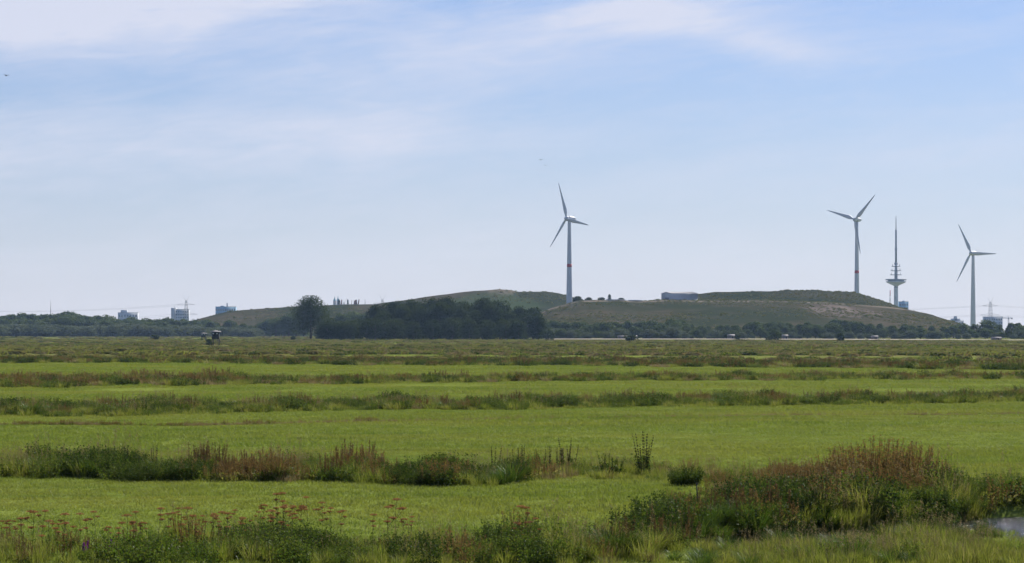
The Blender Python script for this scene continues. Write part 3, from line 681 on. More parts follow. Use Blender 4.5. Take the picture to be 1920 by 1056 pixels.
def build_single_plants():
    rng = np.random.default_rng(77)
    protos = [umbel_parts(s, .8 + .06*(s % 4), 3 + s % 4) for s in range(7)]
    spots = [(150, 62.5), (163, 61), (175, 62.8), (270, 60.5), (300, 63), (318, 61.2), (335, 64.5), (352, 62), (366, 60.6), (380, 63.2), (398, 61.4), (410, 62.6), (425, 60.4), (440, 63.5), (455, 61.8), (470, 62.9),
             (486, 64.4), (497, 66.0), (508, 64.8), (520, 66.6), (533, 65.2), (548, 66.4), (575, 66.8), (603, 66.2), (560, 63.8), (512, 62.2), (530, 61.4), (545, 62.6), (238, 60.2), (255, 61.6), (5, 60.2), (22, 60.8), (40, 59.8), (60, 59.2),
             (80, 60.0), (92, 59.0), (108, 59.6), (122, 58.8), (205, 59.4), (222, 58.9), (640, 62.4), (618, 63.4), (700, 63.0), (728, 62.0), (745, 63.4), (760, 62.2), (772, 63.0), (985, 61.0), (1000, 60.2), (970, 60.6)]
    for k, (px, D) in enumerate(spots):
        lab = 'dried umbel plant with rust-brown flat seed heads among the herbs below the meadow' if px < 620 else 'dried umbel plant with thin brown heads in the greener stretch of the ditch bank'
        plant('umbel_plant', protos[k % 7], on_ground(px, D), lab, 'plant', 'dried umbel plants on the near bank', rng.uniform(0, 6.28), rng.uniform(.62, 1.12))
    darkspike = [p_spikes(s, [M['stem'], M['darkdock'], M['herbdark']], 1.25, 3 + s % 3, .14, 110, .2, .35, .020, 14) for s in (40, 41, 42)]
    for k, (px, D, sc) in enumerate([(926, 92, .82), (950, 93, .6), (968, 92.5, .75), (980, 94, .8), (1016, 94, .68), (1028, 93, .82), (1046, 95, .7), (1062, 95.5, .95), (1072, 95, .8)]):
        plant('dock', darkspike[k % 3], on_ground(px, D), 'slim dark dock spike rising above the yellow-green grass of the second bank', 'plant', 'dark dock spikes on the second bank', rng.uniform(0, 6.28), sc)
    for px, D, sc in ((235, 93, .78), (292, 93.5, .8), (258, 92, .6)):
        plant('dock', darkspike[0], on_ground(px, D), 'slim dark dock spike standing in the dark leafy stretch of the second bank', 'plant', 'dock spikes in dark herbs', rng.uniform(0, 6.28), sc)
    brown = [p_spikes(s, [M['stem'], M['dock'], M['herb']], 1.15, 10, .3, 90, .25, .3, .024) for s in (44, 45)]
    for k, (px, D) in enumerate([(366, 92.5), (382, 92), (398, 93), (410, 92.4)]):
        plant('dock', brown[k % 2], on_ground(px, D), 'reddish-brown dock with dense upright seed spikes, in the brown clump of the second bank', 'plant', 'brown docks of the second bank', k*1.3, 1.0)
    plant('dock', p_spikes(46, [M['stem'], M['darkdock'], M['herbdark']], 1.5, 9, .16, 120, .36, .25, .022, 30), on_ground(1207, 93), 'tall dark many-stemmed dock standing alone on the low yellow-green bank', 'plant')
    plant('leafy_clump', p_spikes(47, [M['stem'], M['herbdark'], M['herbdark']], .8, 12, .35, 60, .3, .2, .03, 30), on_ground(1150, 93), 'short dark leafy clump beside the tall many-stemmed dock', 'plant')
    # sedge tussocks
    def tussock(px, D, sc, label, seed, mat='sedge', n=420, L=.95, rad=.3):
        me = p_tussock(seed, [M[mat]], n, L, rad)
        t = thing('sedge_tussock', on_ground(px, D), label, 'plant', None, seed, sc); link('blade', me, t); tag(t.children[0], None, None, None, 'stuff')
    t = thing('dark_tussock', on_ground(1283, 86.5), 'round dark tussock alone on the short grass beside the second bank', 'plant')
    link('leaves', p_herb(51, [M['herbdark'], M['stem']], .68, .42, 60, 40, .075), t)['kind'] = 'stuff'; link('blades', p_tussock(51, [M['herbdark']], 500, .7, .35), t)['kind'] = 'stuff'
    tussock(1152, 59.5, 1.0, 'arching dark green sedge tussock at the foot of the ditch bank', 52, 'herbdark', 900, .85, .38)
    tussock(1225, 61, .8, 'yellow-green sedge tussock beside the arching dark tussock', 53, 'tall', 500, .85, .35)
    tussock(1566, 71.5, (.7, .7, 1.0), 'upright broad-bladed green iris clump in front of the reddish herb stand', 54, 'herb', 160, 1.0, .3)
    # the big reddish stand
    stand = p_spikes(60, [M['stem'], M['red'], M['herb']], 1.5, 130, 1.15, 62, .22, .38, .040, 26)
    stand2 = p_spikes(61, [M['stem'], M['darkdock'], M['herbdark']], 1.35, 90, 1.0, 70, .25, .3, .034, 26)
    stand3 = p_spikes(62, [M['stem'], M['red'], M['herb']], 1.2, 110, 1.2, 50, .2, .4, .040, 28)
    for px, D, sc, me, lab in ((1588, 80.5, 1.0, stand, 'dense reddish-brown sorrel stand, the one just behind the green iris clump'), (1640, 80, 1.26, stand, 'tallest dense reddish-brown sorrel stand above the ditch bend'),
                               (1697, 80.5, 1.12, stand, 'reddish-brown sorrel stand next to the dark-stemmed stand'), (1738, 81, .84, stand2, 'dark-stemmed dock stand sloping down towards the mossy post'), (1615, 77.5, 1.0, stand3, 'lower mixed red and green herb stand in front of the tallest sorrel'),
                               (1675, 77.5, .98, stand3, 'lower mixed red and green herb stand in front of the dark-stemmed docks'),
                               (1460, 85.5, .66, stand3, 'pale reddish sorrel stand on the meadow edge, well apart from the tall stand'), (1520, 84, .78, stand3, 'pale reddish sorrel stand joining the tall stand')):
        plant('sorrel_stand', me, on_ground(px, D), lab, 'plant', None, px*.1, sc)
    # purple loosestrife
    for px, D in ((157, 58.4), (201, 58.6)):
        plant('loosestrife', p_spikes(int(px), [M['stem'], M['purple'], M['herb']], .55, 4, .12, 60, .2, .55, .018), on_ground(px, D), 'small purple-flowered loosestrife among the umbel plants', 'plant', 'purple loosestrife on the near bank', 0, .8)
    # wooden post and thin stake
    g = Geo(); x, y, z = on_ground(1776, 82.5)
    t = thing('wooden_post', (x, y, z), 'thick weathered wooden post with a mossy top beside the sorrel stand', 'post')
    g.tube([(0, 0, -.4), (.01, 0, .3), (.0, .01, .72 - z), (0, .01, .78 - z)], [.115, .11, .115, .09], 10); g.obj('shaft', M['wood'], t)
    rr = np.random.default_rng(3); g = Geo(); q = rnd_unit(rr, 120)*[.13, .13, .1] + [0, 0, .72 - z]; leaves(g, rr, q, .06, 0); g.obj('moss', M['herbdark'], t)
    x, y, z = on_ground(1307, 70.5)
    t = thing('stake', (x, y, z), 'thin dark wooden stake rising out of the shaded herbs', 'stake')
    g = Geo(); g.tube([(0, 0, -.3), (.01, 0, .6 - z), (-.015, 0, 1.0 - z)], [.022, .02, .016], 6); g.obj('shaft', M['darkwood'], t)
    g = Geo(); g.tube([(-.015, 0, .93 - z), (.03, 0, 1.02 - z)], [.012, .008], 5); g.obj('snag', M['darkwood'], t)
build_single_plants()

# ------------------------------------------------------------------ trees
def crown_mesh(seed, W, H, z0, nl, n, ls, mat, lean=.0, ragged=.25, bottom=.55):
    """lobes of foliage filling an egg-shaped envelope; each lobe a shell of leaf clumps"""
    rng = np.random.default_rng(seed); g = Geo(); C = []
    for k in range(nl):
        t = (k + rng.random())/nl; zz = z0 + (H-z0)*(.06 + .84*t)
        v = abs(2*t-1) if t > .5 else abs(2*t-1)*(1-bottom); prof = max(.12, 1 - v**2.4)**.5
        r = W*.40*prof*math.sqrt(rng.random()*.85 + .15); a = k*2.4 + rng.uniform(-.5, .5)
        C.append((r*math.cos(a) + lean*zz, r*math.sin(a), zz, W*rng.uniform(.14, .27)*(1.0 if t > .2 else 1.15)))
    C = np.array(C); li = rng.integers(0, nl, n); q = rnd_unit(rng, n); rad = C[li, 3]*rng.uniform(.35, 1.0, n)**.45*(1 + ragged*rng.normal(0, .35, n))
    c = C[li, :3] + q*rad[:, None]*[1, 1, .85]; c[:, 2] = np.clip(c[:, 2], .15, H*1.03)
    leaves(g, rng, c, ls*rng.uniform(.55, 1.35, n), 0, nrm=q*.9, aspect=.75)
    return g.mesh('crown', [mat])
def trunk_mesh(seed, H, r, W, z0):
    rng = np.random.default_rng(seed); g = Geo()
    g.tube([(0, 0, -.5), (.1, 0, H*.2), (.05, .1, H*.5), (0, 0, H*.86)], [r*1.25, r, r*.65, r*.15], 7)
    for k in range(7):
        a = k*2.4; zz = z0 + (H-z0)*(.02 + .09*k); L = W*.36*rng.uniform(.7, 1.1)
        g.tube([(0, 0, zz), (math.cos(a)*L*.5, math.sin(a)*L*.5, zz + L*.45), (math.cos(a)*L, math.sin(a)*L, zz + L*.8)], [r*.42, r*.28, r*.08], 5)
    return g.mesh('trunk', [M['bark']])
# prototypes of height 1 m x scale: built at real size, (height, width)
TREE = {}
def proto(key, H, W, z0, nl, n, ls, mat, r, seed, **kw):
    TREE[key] = (H, trunk_mesh(seed, H, r, W, z0), crown_mesh(seed, W, H, z0, nl, n, ls, M[mat], **kw))
for s in range(4): proto('broad%d' % s, 14, 11.5 - s, 2.2, 26, 2600, .95, 'crown', .32, 100+s)
for s in range(3): proto('slim%d' % s, 15, 6.6 + s*.6, 1.6, 22, 1900, .85, 'crown', .24, 110+s)
for s in range(3): proto('willow%d' % s, 9, 12 + s, .3, 26, 2400, .9, 'willow', .3, 120+s, bottom=.35)
for s in range(4): proto('grove%d' % s, 23, 15 + s, 1.2, 40, 5200, 1.05, 'crowndark', .45, 130+s, bottom=.45)
for s in range(2): proto('bush%d' % s, 3.2, 3.6 + s, .1, 14, 700, .5, 'crowndark', .1, 140+s, bottom=.3)
for s in range(3): proto('thicket%d' % s, 13, 12 + s, .4, 26, 2800, .85, 'crowndark', .3, 160+s, bottom=.35)
proto('lone', 27, 26, 5.6, 80, 12000, .8, 'crowndark', .75, 150)
TRNG = random.Random(9)
def tree(key, px, D, top, label, cat='tree', group=None, wide=1.0, base=0.0, name='tree'):
    H, tr, cr = TREE[key]
    x = PX(px, D); h = PZ(top, D) - base; s = h/H
    t = thing(name, (x, D, base), label, cat, group, TRNG.uniform(0, 6.28), (s*wide, s*wide, s))
    link('trunk', tr, t); link('crown', cr, t); return t
ORD = 'first second third fourth fifth sixth seventh eighth ninth tenth eleventh twelfth'.split()
SEEN = {}
FARWOOD = [(-99, 'past the thin mast'), (80, 'just below the thin mast'), (115, 'between thin mast and stepped block'), (205, 'below the stepped pale block'), (270, 'between stepped block and slab block'), (315, 'below the white slab block'), (362, 'where the hill crest begins'), (430, 'beyond the hunting stands')]
BELT = [(900, 'below the first turbine'), (1105, 'below the terrace shrubs'), (1215, 'below the storage hall'), (1310, 'past the storage hall'), (1400, 'behind the pair of bushes'), (1500, 'below the bare soil slide'), (1630, 'below the telecommunication tower'), (1715, 'below the falling end of the hill'), (1800, 'around the unbanded turbine'), (1850, 'before the wide block and its pylon')]
def which(desc, row, px, marks, toward):
    mark = [m for p, m in marks if px >= p][-1]; key = (desc, row, mark); SEEN[key] = SEEN.get(key, 0) + 1
    return '%s %s, %s, %s, counting %s' % (ORD[SEEN[key]-1], desc, row, mark, toward)
def build_trees():
    rg = random.Random(4)
    # the lone tree and the grove
    tree('lone', 583, 1760, 557, 'large rounded tree with a bare trunk standing free beside the dark grove', wide=.92)
    outline = [(600, 598), (640, 590), (690, 582), (705, 572), (735, 565), (765, 562), (800, 559), (840, 556), (868, 565), (885, 568), (912, 556), (942, 563), (958, 574), (985, 572), (1010, 579), (1020, 592)]
    gp = 'trees of the dark grove in the marsh'
    for k, px in enumerate([706, 738, 772, 806, 838, 868, 905, 938, 975, 1000]):
        tree('grove%d' % (k % 4), px, 1680 + rg.uniform(-10, 10), interp(outline, px) + rg.uniform(-1, 2), '%s tall dark tree of the grove back row, counting from the lone tree' % ORD[k], group=gp)
    for k, px in enumerate([672, 722, 756, 790, 824, 856, 888, 922, 955, 990, 1008]):
        tree('grove%d' % ((k+2) % 4), px, 1640 + rg.uniform(-10, 10), interp(outline, px) + rg.uniform(7, 16), '%s dark tree of the grove middle row, counting from the lone tree' % ORD[k], group=gp)
    for k, px in enumerate([603, 613, 622, 632, 644, 657, 688, 704, 740, 775, 812, 848, 880, 915, 948, 972]):
        tree('thicket%d' % (k % 3), px, 1610 + rg.uniform(-8, 8), (609 if px < 612 else 603 if px < 660 else 600) + rg.uniform(-4, 5), '%s low tree on the grove front edge, counting from the lone tree' % (ORD + 'thirteenth fourteenth fifteenth sixteenth'.split())[k], group='low trees along the front of the grove')
    # trees along the foot of the hill, beyond the stubble
    NAMES = {'broad': 'broad tree', 'slim': 'narrow tree', 'willow': 'round willow'}
    def row(p0, p1, step, D0, D1, top, spread, kinds, rowname, marks, toward, group, wide=1.0):
        px = p0
        while px < p1:
            d = rg.uniform(D0, D1); k = rg.choice(kinds)
            tree(k, px, d, interp(top, px) + rg.uniform(-spread, spread), which(NAMES[k.rstrip('0123456789')], rowname, px, marks, toward), group=group, wide=wide*rg.uniform(1.15, 1.65)); px += step*rg.uniform(.6, 1.3)
    gr = 'tree belt at the foot of the hill'
    rt = [(1020, 606), (1060, 601), (1100, 606), (1170, 602), (1230, 604), (1265, 598), (1300, 608), (1340, 609), (1400, 605), (1450, 604), (1520, 606), (1570, 600), (1620, 603), (1660, 609), (1700, 607), (1780, 608), (1840, 602), (1880, 606), (1930, 604)]
    B, SL, W = ['broad0', 'broad1', 'broad2', 'broad3'], ['slim0', 'slim1', 'slim2'], ['willow0', 'willow1', 'willow2']
    away = 'from the grove'
    row(1024, 1950, 18, 1960, 2030, rt, 3, B + SL, 'back row', BELT, away, gr)
    row(1030, 1950, 20, 1890, 1940, [(p, t+9) for p, t in rt], 5, B + SL + W[:1], 'middle row', BELT, away, gr)
    row(1026, 1950, 18, 1850, 1880, [(p, t+18) for p, t in rt], 5, W + B[:2], 'front row', BELT, away, gr)
    # wood beyond the marsh on the far side
    lt = [(-30, 594), (30, 590), (60, 588), (100, 588), (125, 584), (150, 589), (220, 596), (300, 597), (340, 598), (365, 600), (400, 606), (440, 604), (480, 612), (520, 596), (545, 590), (570, 590), (660, 586), (690, 590)]
    tw = 'towards the grove'
    row(-30, 370, 10, 2660, 2730, lt, 3, B + SL, 'far wood', FARWOOD, tw, 'far wood')
    row(-25, 400, 13, 2600, 2650, [(p, t+8) for p, t in lt], 4, B, 'far wood front', FARWOOD, tw, 'far wood')
    row(366, 525, 12, 2600, 2720, lt, 5, B + SL, 'far wood edge', FARWOOD, tw, 'far wood')
    row(518, 575, 12, 2450, 2500, lt, 4, B, 'hazy clump', [(0, 'behind the lone rounded tree')], tw, 'far wood')
    row(640, 690, 20, 2300, 2350, lt, 3, B, 'hazy clump', [(0, 'behind the low end of the grove')], tw, 'far wood')
    row(-25, 490, 15, 2480, 2560, [(-30, 611), (100, 611), (180, 612), (240, 609), (300, 616), (350, 610), (400, 614), (440, 616), (500, 617)], 2.5, W, 'willow row', FARWOOD, tw, 'willows before the far wood', 1.15)
    row(480, 560, 13, 2600, 2700, [(480, 615), (560, 611)], 4, B + W, 'low trees', [(0, 'short of the lone rounded tree')], tw, 'willows before the far wood')
    # single bushes out on the marsh
    for px, D, top, lab, w in ((1184, 1420, 629, 'low flat bush alone on the marsh before the stubble strip', 2.4), (1382, 1480, 627.5, 'small round bush alone on the marsh edge, before the tree belt', 1.0), (1441, 1440, 631, 'smaller of two bushes growing side by side on the marsh edge', 1.0),
                            (1455, 1440, 623, 'taller of two bushes growing side by side on the marsh edge', .9), (1576, 1420, 625.5, 'round dark bush standing in front of the pale stubble strip', 1.1), (1027, 1620, 619, 'round bush just beyond the end of the grove', 1.1),
                            (392, 955, 634.5, 'dark pointed bush against the ladder side of the hunting stand', 1.15), (550, 1600, 631, 'low dark bush near the trunk of the lone tree', 1.6), (290, 1700, 628.5, 'flat bush far out on the marsh before the willows', 2.2)):
        tree('slim1' if px == 392 else 'bush%d' % (int(px) % 2), px, D, top, lab, 'bush', None, w*(1.7 if px == 392 else 1), name='bush')
    # small tree and shrubs on the landfill's terrace
    x = PX(1143, 2500); z = float(hill_h(x, 2500)); tree('slim0', 1143, 2500, 551, 'small bare-looking tree on the terrace between the summit and the hall', base=z-.5)
    for px, t in ((1083, 556), (1104, 558), (1128, 558), (1165, 559)):
        z = float(hill_h(PX(px, 2470), 2470)); tree('bush0', px, 2470, t, 'low shrub on the terrace edge between the summit and the hall', 'bush', 'shrubs on the terrace edge', 2.0, z-.5, 'bush')
build_trees()

# ------------------------------------------------------------------ wind turbines
def turbine(px, D, hub_y, theta, yaw, label, band, Rb=41.0, foot=None):
    x = PX(px, D); hz = PZ(hub_y, D); z0 = max(0.0, float(hill_h(x, D)) - 1.0) if foot is None else foot
    t = thing('wind_turbine', (x, D, z0), label, 'wind turbine', 'wind turbines')
    H = hz - z0; rb, rt = 3.5, 1.7
    prof = lambda z: rb + (rt-rb)*(z/(H-1.5))
    g = Geo(); k = 14; g.lathe([(prof(q*(H-1.5)/k), q*(H-1.5)/k) for q in range(k+1)], 24); tw = g.obj('tower', M['steel'], t, True)
    if band:
        zb = PZ(band, D) - z0; g = Geo(); g.lathe([(prof(zb-1.7)+.04, zb-1.7), (prof(zb+1.7)+.04, zb+1.7)], 24); b = g.obj('red_band', M['redband'], tw)
    # nacelle: egg-shaped, long axis along the rotor axis; the rotor faces the viewer's side, turned by yaw
    ax = np.array([-math.sin(R(yaw)), -math.cos(R(yaw)), 0.0]); sx = np.array([math.cos(R(yaw)), -math.sin(R(yaw)), 0.0]); up = np.array([0, 0, 1.0])
    o = np.array([0, 0, H])
    def egg(name, pts, parent, mat):
        g = Geo(); n = 18; vs = []
        for a, r in pts:
            for j in range(n): vs.append(o + ax*a + r*(sx*math.cos(2*math.pi*j/n) + up*math.sin(2*math.pi*j/n)))
        kk = len(pts); g.add(vs, [[[i*n+j, i*n+(j+1) % n, (i+1)*n+(j+1) % n, (i+1)*n+j] for i in range(kk-1) for j in range(n)], [list(range(n))[::-1]], [[(kk-1)*n+j for j in range(n)]]])
        return g.obj(name, mat, parent, True)
    egg('nacelle', [(-8.5, .3), (-8.0, 1.3), (-6, 2.1), (-3, 2.6), (0, 2.9), (2.2, 2.9)], t, M['steel'])
    hub = egg('hub', [(2.3, 2.75), (3.6, 2.7), (5.0, 2.2), (6.2, 1.2), (6.7, .2)], t, M['steel'])
    g = Geo(); g.tube([o + up*2.4 - ax*6, o + up*5.2 - ax*6.4], [.12, .08], 5); g.obj('wind_vane', M['lattice'], t)
    c = o + ax*4.0
    for q in range(3):
        a = R(theta + 120*q); d = sx*math.sin(a) + up*math.cos(a); e = np.cross(ax, d)
        g = Geo(); vs = []
        ss = [(0, 1.1, 1.1), (.06, 1.15, 1.05), (.14, 2.1, .75), (.22, 2.3, .55), (.45, 1.6, .36), (.7, 1.05, .22), (.9, .6, .13), (.98, .3, .08), (1.0, .06, .04)]
        for s, ch, th in ss:
            tw_ = R(14*(1-s)**2 + 3); ce = e*math.cos(tw_) + ax*math.sin(tw_); ne = np.cross(d, ce)
            p = c + d*(1.5 + (Rb-1.5)*s) + ax*(1.2*s*s)
            for j in range(10):
                u = 2*math.pi*j/10; vs.append(p + ce*(ch*math.cos(u) - ch*.25) + ne*th*math.sin(u))
        kk = len(ss); n = 10
        g.add(vs, [[[i*n+j, i*n+(j+1) % n, (i+1)*n+(j+1) % n, (i+1)*n+j] for i in range(kk-1) for j in range(n)], [[(kk-1)*n+j for j in range(n)]]])
        g.obj('blade', M['steel'], t, True)
turbine(1067.5, 2890, 410, -18, 53, 'white wind turbine with a red tower band rising behind the rounded summit', 498)
turbine(1606.5, 3100, 412, 47, 44, 'white wind turbine with a red tower band rising behind the flat-topped terrace', 510)
turbine(1824.5, 3250, 475, -28, 50, 'plain white wind turbine without a red band, beyond the foot of the hill', None, 41, 0.0)

# ------------------------------------------------------------------ telecommunication tower and other far structures
def build_telecom():
    D = 5440.0; x = PX(1680, D); k = D/F; Z = lambda y: PZ(y, D)
    t = thing('telecommunication_tower', (x, D, 0), 'tall concrete telecommunication tower with a wide round platform and antenna mast', 'tower')
    Geo().lathe([(6.2, 0), (4.6, 40), (4.1, Z(537)), (4.0, Z(532))], 24).obj('shaft', M['concrete'], t, True)
    p = Geo().lathe([(4.2, Z(536.5)), (7, Z(535.0)), (18.5, Z(530.2)), (20.2, Z(528.8)), (20.2, Z(527.6)), (16.5, Z(527.4)), (16.5, Z(526.2))], 40).obj('platform', M['concrete'], t)
    Geo().lathe([(16.6, Z(527.5)), (16.6, Z(525.6))], 40).obj('window_band', M['glass'], p)
    Geo().lathe([(21.0, Z(525.6)), (21.4, Z(525.0)), (21.4, Z(523.8)), (20.6, Z(523.4))], 40).obj('upper_deck', M['darkconc'], t)
    Geo().lathe([(4.3, Z(539.6)), (4.3, Z(538.0))], 24).obj('collar', M['darkconc'], t)
    Geo().lathe([(3.3, Z(523.5)), (3.1, Z(510)), (2.5, Z(497))], 20).obj('upper_shaft', M['concrete'], t, True)
    for y, r in ((515.6, 12.5), (508, 11.3), (500, 9.4)):
        d = Geo().lathe([(2.9, Z(y+.5)), (r*.8, Z(y+.4)), (r, Z(y)), (r, Z(y-.5)), (r*.9, Z(y-.6))], 30).obj('antenna_gallery', M['darkconc'], t)
        for a in range(6):
            an = a*1.05 + y; Geo().tube([(r*.85*math.cos(an), r*.85*math.sin(an), Z(y-.5)), (r*.85*math.cos(an), r*.85*math.sin(an), Z(y-4.2))], .35, 5).obj('antenna', M['lattice'], d)
    Geo().lathe([(2.2, Z(497)), (3.4, Z(496)), (3.4, Z(493)), (2.2, Z(492))], 16).obj('drum', M['darkconc'], t)
    Geo().lathe([(2.2, Z(492)), (2.1, Z(470)), (2.6, Z(469)), (2.5, Z(466)), (1.9, Z(464)), (1.8, Z(432)), (1.5, Z(431))], 14).obj('mast', M['darkconc'], t, True)
    Geo().tube([(0, 0, Z(431)), (0, 0, Z(412)), (0, 0, Z(404.5))], [.95, .7, .35], 8).obj('antenna_spire', M['lattice'], t)
build_telecom()
def pylon(px, D, top, label, group='electricity pylons', Hk=1.0, thick=.19):
    x = PX(px, D); H = PZ(top, D); t = thing('electricity_pylon', (x, D, 0), label, 'pylon', group, .25)
    g = Geo(); w = lambda z: 4.2*(1 - z/H) + .7; zs = [H*q for q in (0, .16, .30, .42, .53, .63, .72, .80, .88)]
    for sx in (-1, 1):
        for sy in (-1, 1): g.tube([(sx*w(z), sy*w(z), z) for z in zs], thick, 4)
    for a, b in zip(zs[:-1], zs[1:]):
        for s in (-1, 1):
            g.tube([(-w(a), s*w(a), a), (w(b), s*w(b), b)], thick*.6, 3); g.tube([(w(a), s*w(a), a), (-w(b), s*w(b), b)], thick*.6, 3)
            g.tube([(s*w(a), -w(a), a), (s*w(b), w(b), b)], thick*.6, 3)
    g.obj('lattice_mast', M['lattice'], t)
    ends = []
    for q, L in ((.53, .30), (.78, .235)):
        z = H*q; L *= H; g = Geo()
        for s in (-1, 1):
            for dy in (-.8, .8): g.tube([(0, dy, z), (s*L, 0, z)], thick, 3); g.tube([(0, dy, z + H*.045), (s*L, 0, z)], thick*.7, 3)
            ends += [(s*L, z), (s*L*.55, z)]
        g.obj('crossarm', M['lattice'], t)
    for s in (-1, 1):
        g = Geo(); g.tube([(0, 0, H*.86), (s*H*.085, 0, H)], [thick*1.1, thick*.8], 4); g.obj('earth_wire_horn', M['lattice'], t)
    return [(x + a, D, z) for a, z in ends]
e1 = pylon(349, 4300, 555, 'lattice electricity pylon behind the white slab block with a stair tower')
e2 = pylon(1857, 4300, 558, 'lattice electricity pylon above the wide pale block near the tower crane')
e3 = pylon(645, 4700, 559, 'lattice pylon whose horns show above the hill crest behind the steel slabs')
e4 = pylon(717, 5200, 553, 'faint slender lattice pylon showing above the hill crest by the grove', thick=.22)
def cable(a, b, sag, label):
    g = Geo(); n = 16
    g.tube([tuple(np.array(a)*(1-t) + np.array(b)*t - np.array([0, 0, sag*4*t*(1-t)])) for t in np.linspace(0, 1, n)], .10, 3, cap=False)
    tag(g.obj('power_cable', M['lattice']), label, 'cable', 'power cables', 'thing')
for k in range(0, 8, 2):
    p = e2[k]; far = (p[0] - 520, p[1] + 900, p[2] + 6)
    cable(p, far, 9, 'power cable running from the pylon above the wide block towards the telecommunication tower')
    cable(p, (p[0] + 330, p[1] - 250, p[2]), 7, 'power cable running from the pylon above the wide block away from the hill')
for k in range(0, 8, 2):
    cable(e1[k], (e1[k][0] - 520, e1[k][1] + 150, e1[k][2] - 3), 9, 'power cable strung from the pylon behind the white slab block across the far wood')

def red_mast():
    D = 5000.0; x = PX(1669, D); H = PZ(544, D); t = thing('radio_mast', (x, D, 0), 'slim red and white lattice mast beside the telecommunication tower', 'mast')
    n = 7
    for k in range(n):
        g = Geo(); z0, z1 = H*k/n, H*(k+1)/n; w0, w1 = 3.2*(1-.92*k/n), 3.2*(1-.92*(k+1)/n)
        for sx in (-1, 1):
            for sy in (-1, 1): g.tube([(sx*w0, sy*w0, z0), (sx*w1, sy*w1, z1)], .28, 4)
            g.tube([(-w0*sx, -w0, z0), (w1*sx, -w1, z1)], .2, 3)
        g.obj('mast_section', M['redband'] if k % 2 == 0 else M['whitepaint'], t)
red_mast()
def thin_mast(px, D, top, label):
    x = PX(px, D); H = PZ(top, D); t = thing('radio_mast', (x, D, 0), label, 'mast')
    Geo().tube([(0, 0, 0), (0, 0, H*.8)], [.7, .5], 5).obj('pole', M['lattice'], t); Geo().tube([(0, 0, H*.8), (0, 0, H)], [.25, .15], 4).obj('antenna_spire', M['lattice'], t)
thin_mast(95, 4200, 562, 'thin faint mast rising out of the far wood')

def block(px0, px1, top, D, label, mat, storeys, bays, extras=(), depth=16, name='apartment_block', win=True):
    """far slab block: wall, roof parapet, each window its own pane; extras = smaller volumes (px0, px1, top) on or beside it"""
    x0, x1 = PX(px0, D), PX(px1, D); H = PZ(top, D); xc = (x0+x1)/2; W = x1-x0
    t = thing(name, (xc, D, 0), label, 'building', 'far city buildings')
    Geo().box((0, depth/2, H/2), (W, depth, H)).obj('wall', M[mat], t)
    Geo().box((0, depth/2, H + .35), (W + .5, depth + .5, .7)).obj('roof', M['concrete'], t)
    for a, b, tp, dz in extras:
        ax, bx = PX(a, D), PX(b, D); h2 = PZ(tp, D)
        Geo().box(((ax+bx)/2 - xc, depth/2 - .8, dz + (h2-dz)/2), (bx-ax, depth*.6 if dz else depth + 1.4, h2-dz)).obj('roof_house' if dz else 'stair_tower', M[mat] if dz else M['concrete'], t)
    if win:
        me = Geo().box((0, 0, 0), (W/bays*.62, .3, (H*.6)/storeys*.5)).mesh('window', [M['glass']])
        for s in range(storeys):
            for b in range(bays): link('window', me, t, ((b + .5)/bays*W - W/2, -.1, H - (s + .7)*(H*.6)/storeys))
    return t, xc, H
block(221, 258, 586.5, 5400, 'low stepped pale block showing above the far wood', 'facade', 3, 7, ((226, 238, 581.5, 38),))
t, xc, H = block(321, 354, 580.5, 5200, 'white slab block with a darker stair tower below the pylon', 'facade', 5, 8, ((321, 330, 577.5, 0),))
Geo().tube([(PX(327, 5200)-xc, 3, H), (PX(327, 5200)-xc, 3, H + 9)], [.4, .2], 5).obj('antenna', M['lattice'], t)
t, xc, H = block(404, 442, 575.5, 5300, 'blue-grey slab block with a roof chimney at the end of the hill crest', 'facadeblue', 4, 9, ((413, 421, 573.5, 48),))
Geo().tube([(PX(425.5, 5300)-xc, 5, H), (PX(425.5, 5300)-xc, 5, H + 8)], [1.4, 1.3], 10).obj('chimney', M['concrete'], t)
block(1686.5, 1703.5, 566, 5000, 'compact bright blue tower block beside the telecommunication tower', 'facadeblue', 5, 4, ((1693, 1697, 564, 58),))
block(1778, 1807, 602, 4700, 'pale stepped block where the hill runs out', 'facade', 3, 6, ((1784, 1801, 597.5, 20), (1790, 1795, 593, 25)))
block(1845, 1880, 594.5, 4600, 'wide pale block below the pylon', 'facade', 3, 8)

def crane():
    D = 4400.0; x = PX(1891, D); H = PZ(597, D); t = thing('tower_crane', (x, D, 0), 'tower crane with a horizontal jib beside the wide pale block', 'crane')
    g = Geo()
    for sx in (-1, 1):
        for sy in (-1, 1): g.tube([(sx*.8, sy*.8, 0), (sx*.8, sy*.8, H)], .18, 4)
    for k in range(10): g.tube([(-.8, -.8, H*k/10), (.8, -.8, H*(k+1)/10)], .14, 3)
    g.obj('mast', M['lattice'], t)
    Geo().box((-2.0, 0, H + .5), (17, 1.1, 1.0)).obj('jib', M['lattice'], t); Geo().box((5.5, 0, H - .6), (2.2, 1.4, 1.8)).obj('counterweight', M['concrete'], t)
    Geo().box((0, -.9, H - .8), (1.4, 1.4, 1.7)).obj('cab', M['whitepaint'], t)
    g = Geo(); g.tube([(0, 0, H), (0, 0, H + 3.5)], .3, 4); g.tube([(0, 0, H + 3.5), (-9, 0, H + 1)], .1, 3); g.tube([(0, 0, H + 3.5), (6, 0, H + 1)], .1, 3); g.obj('apex', M['lattice'], t)
crane()

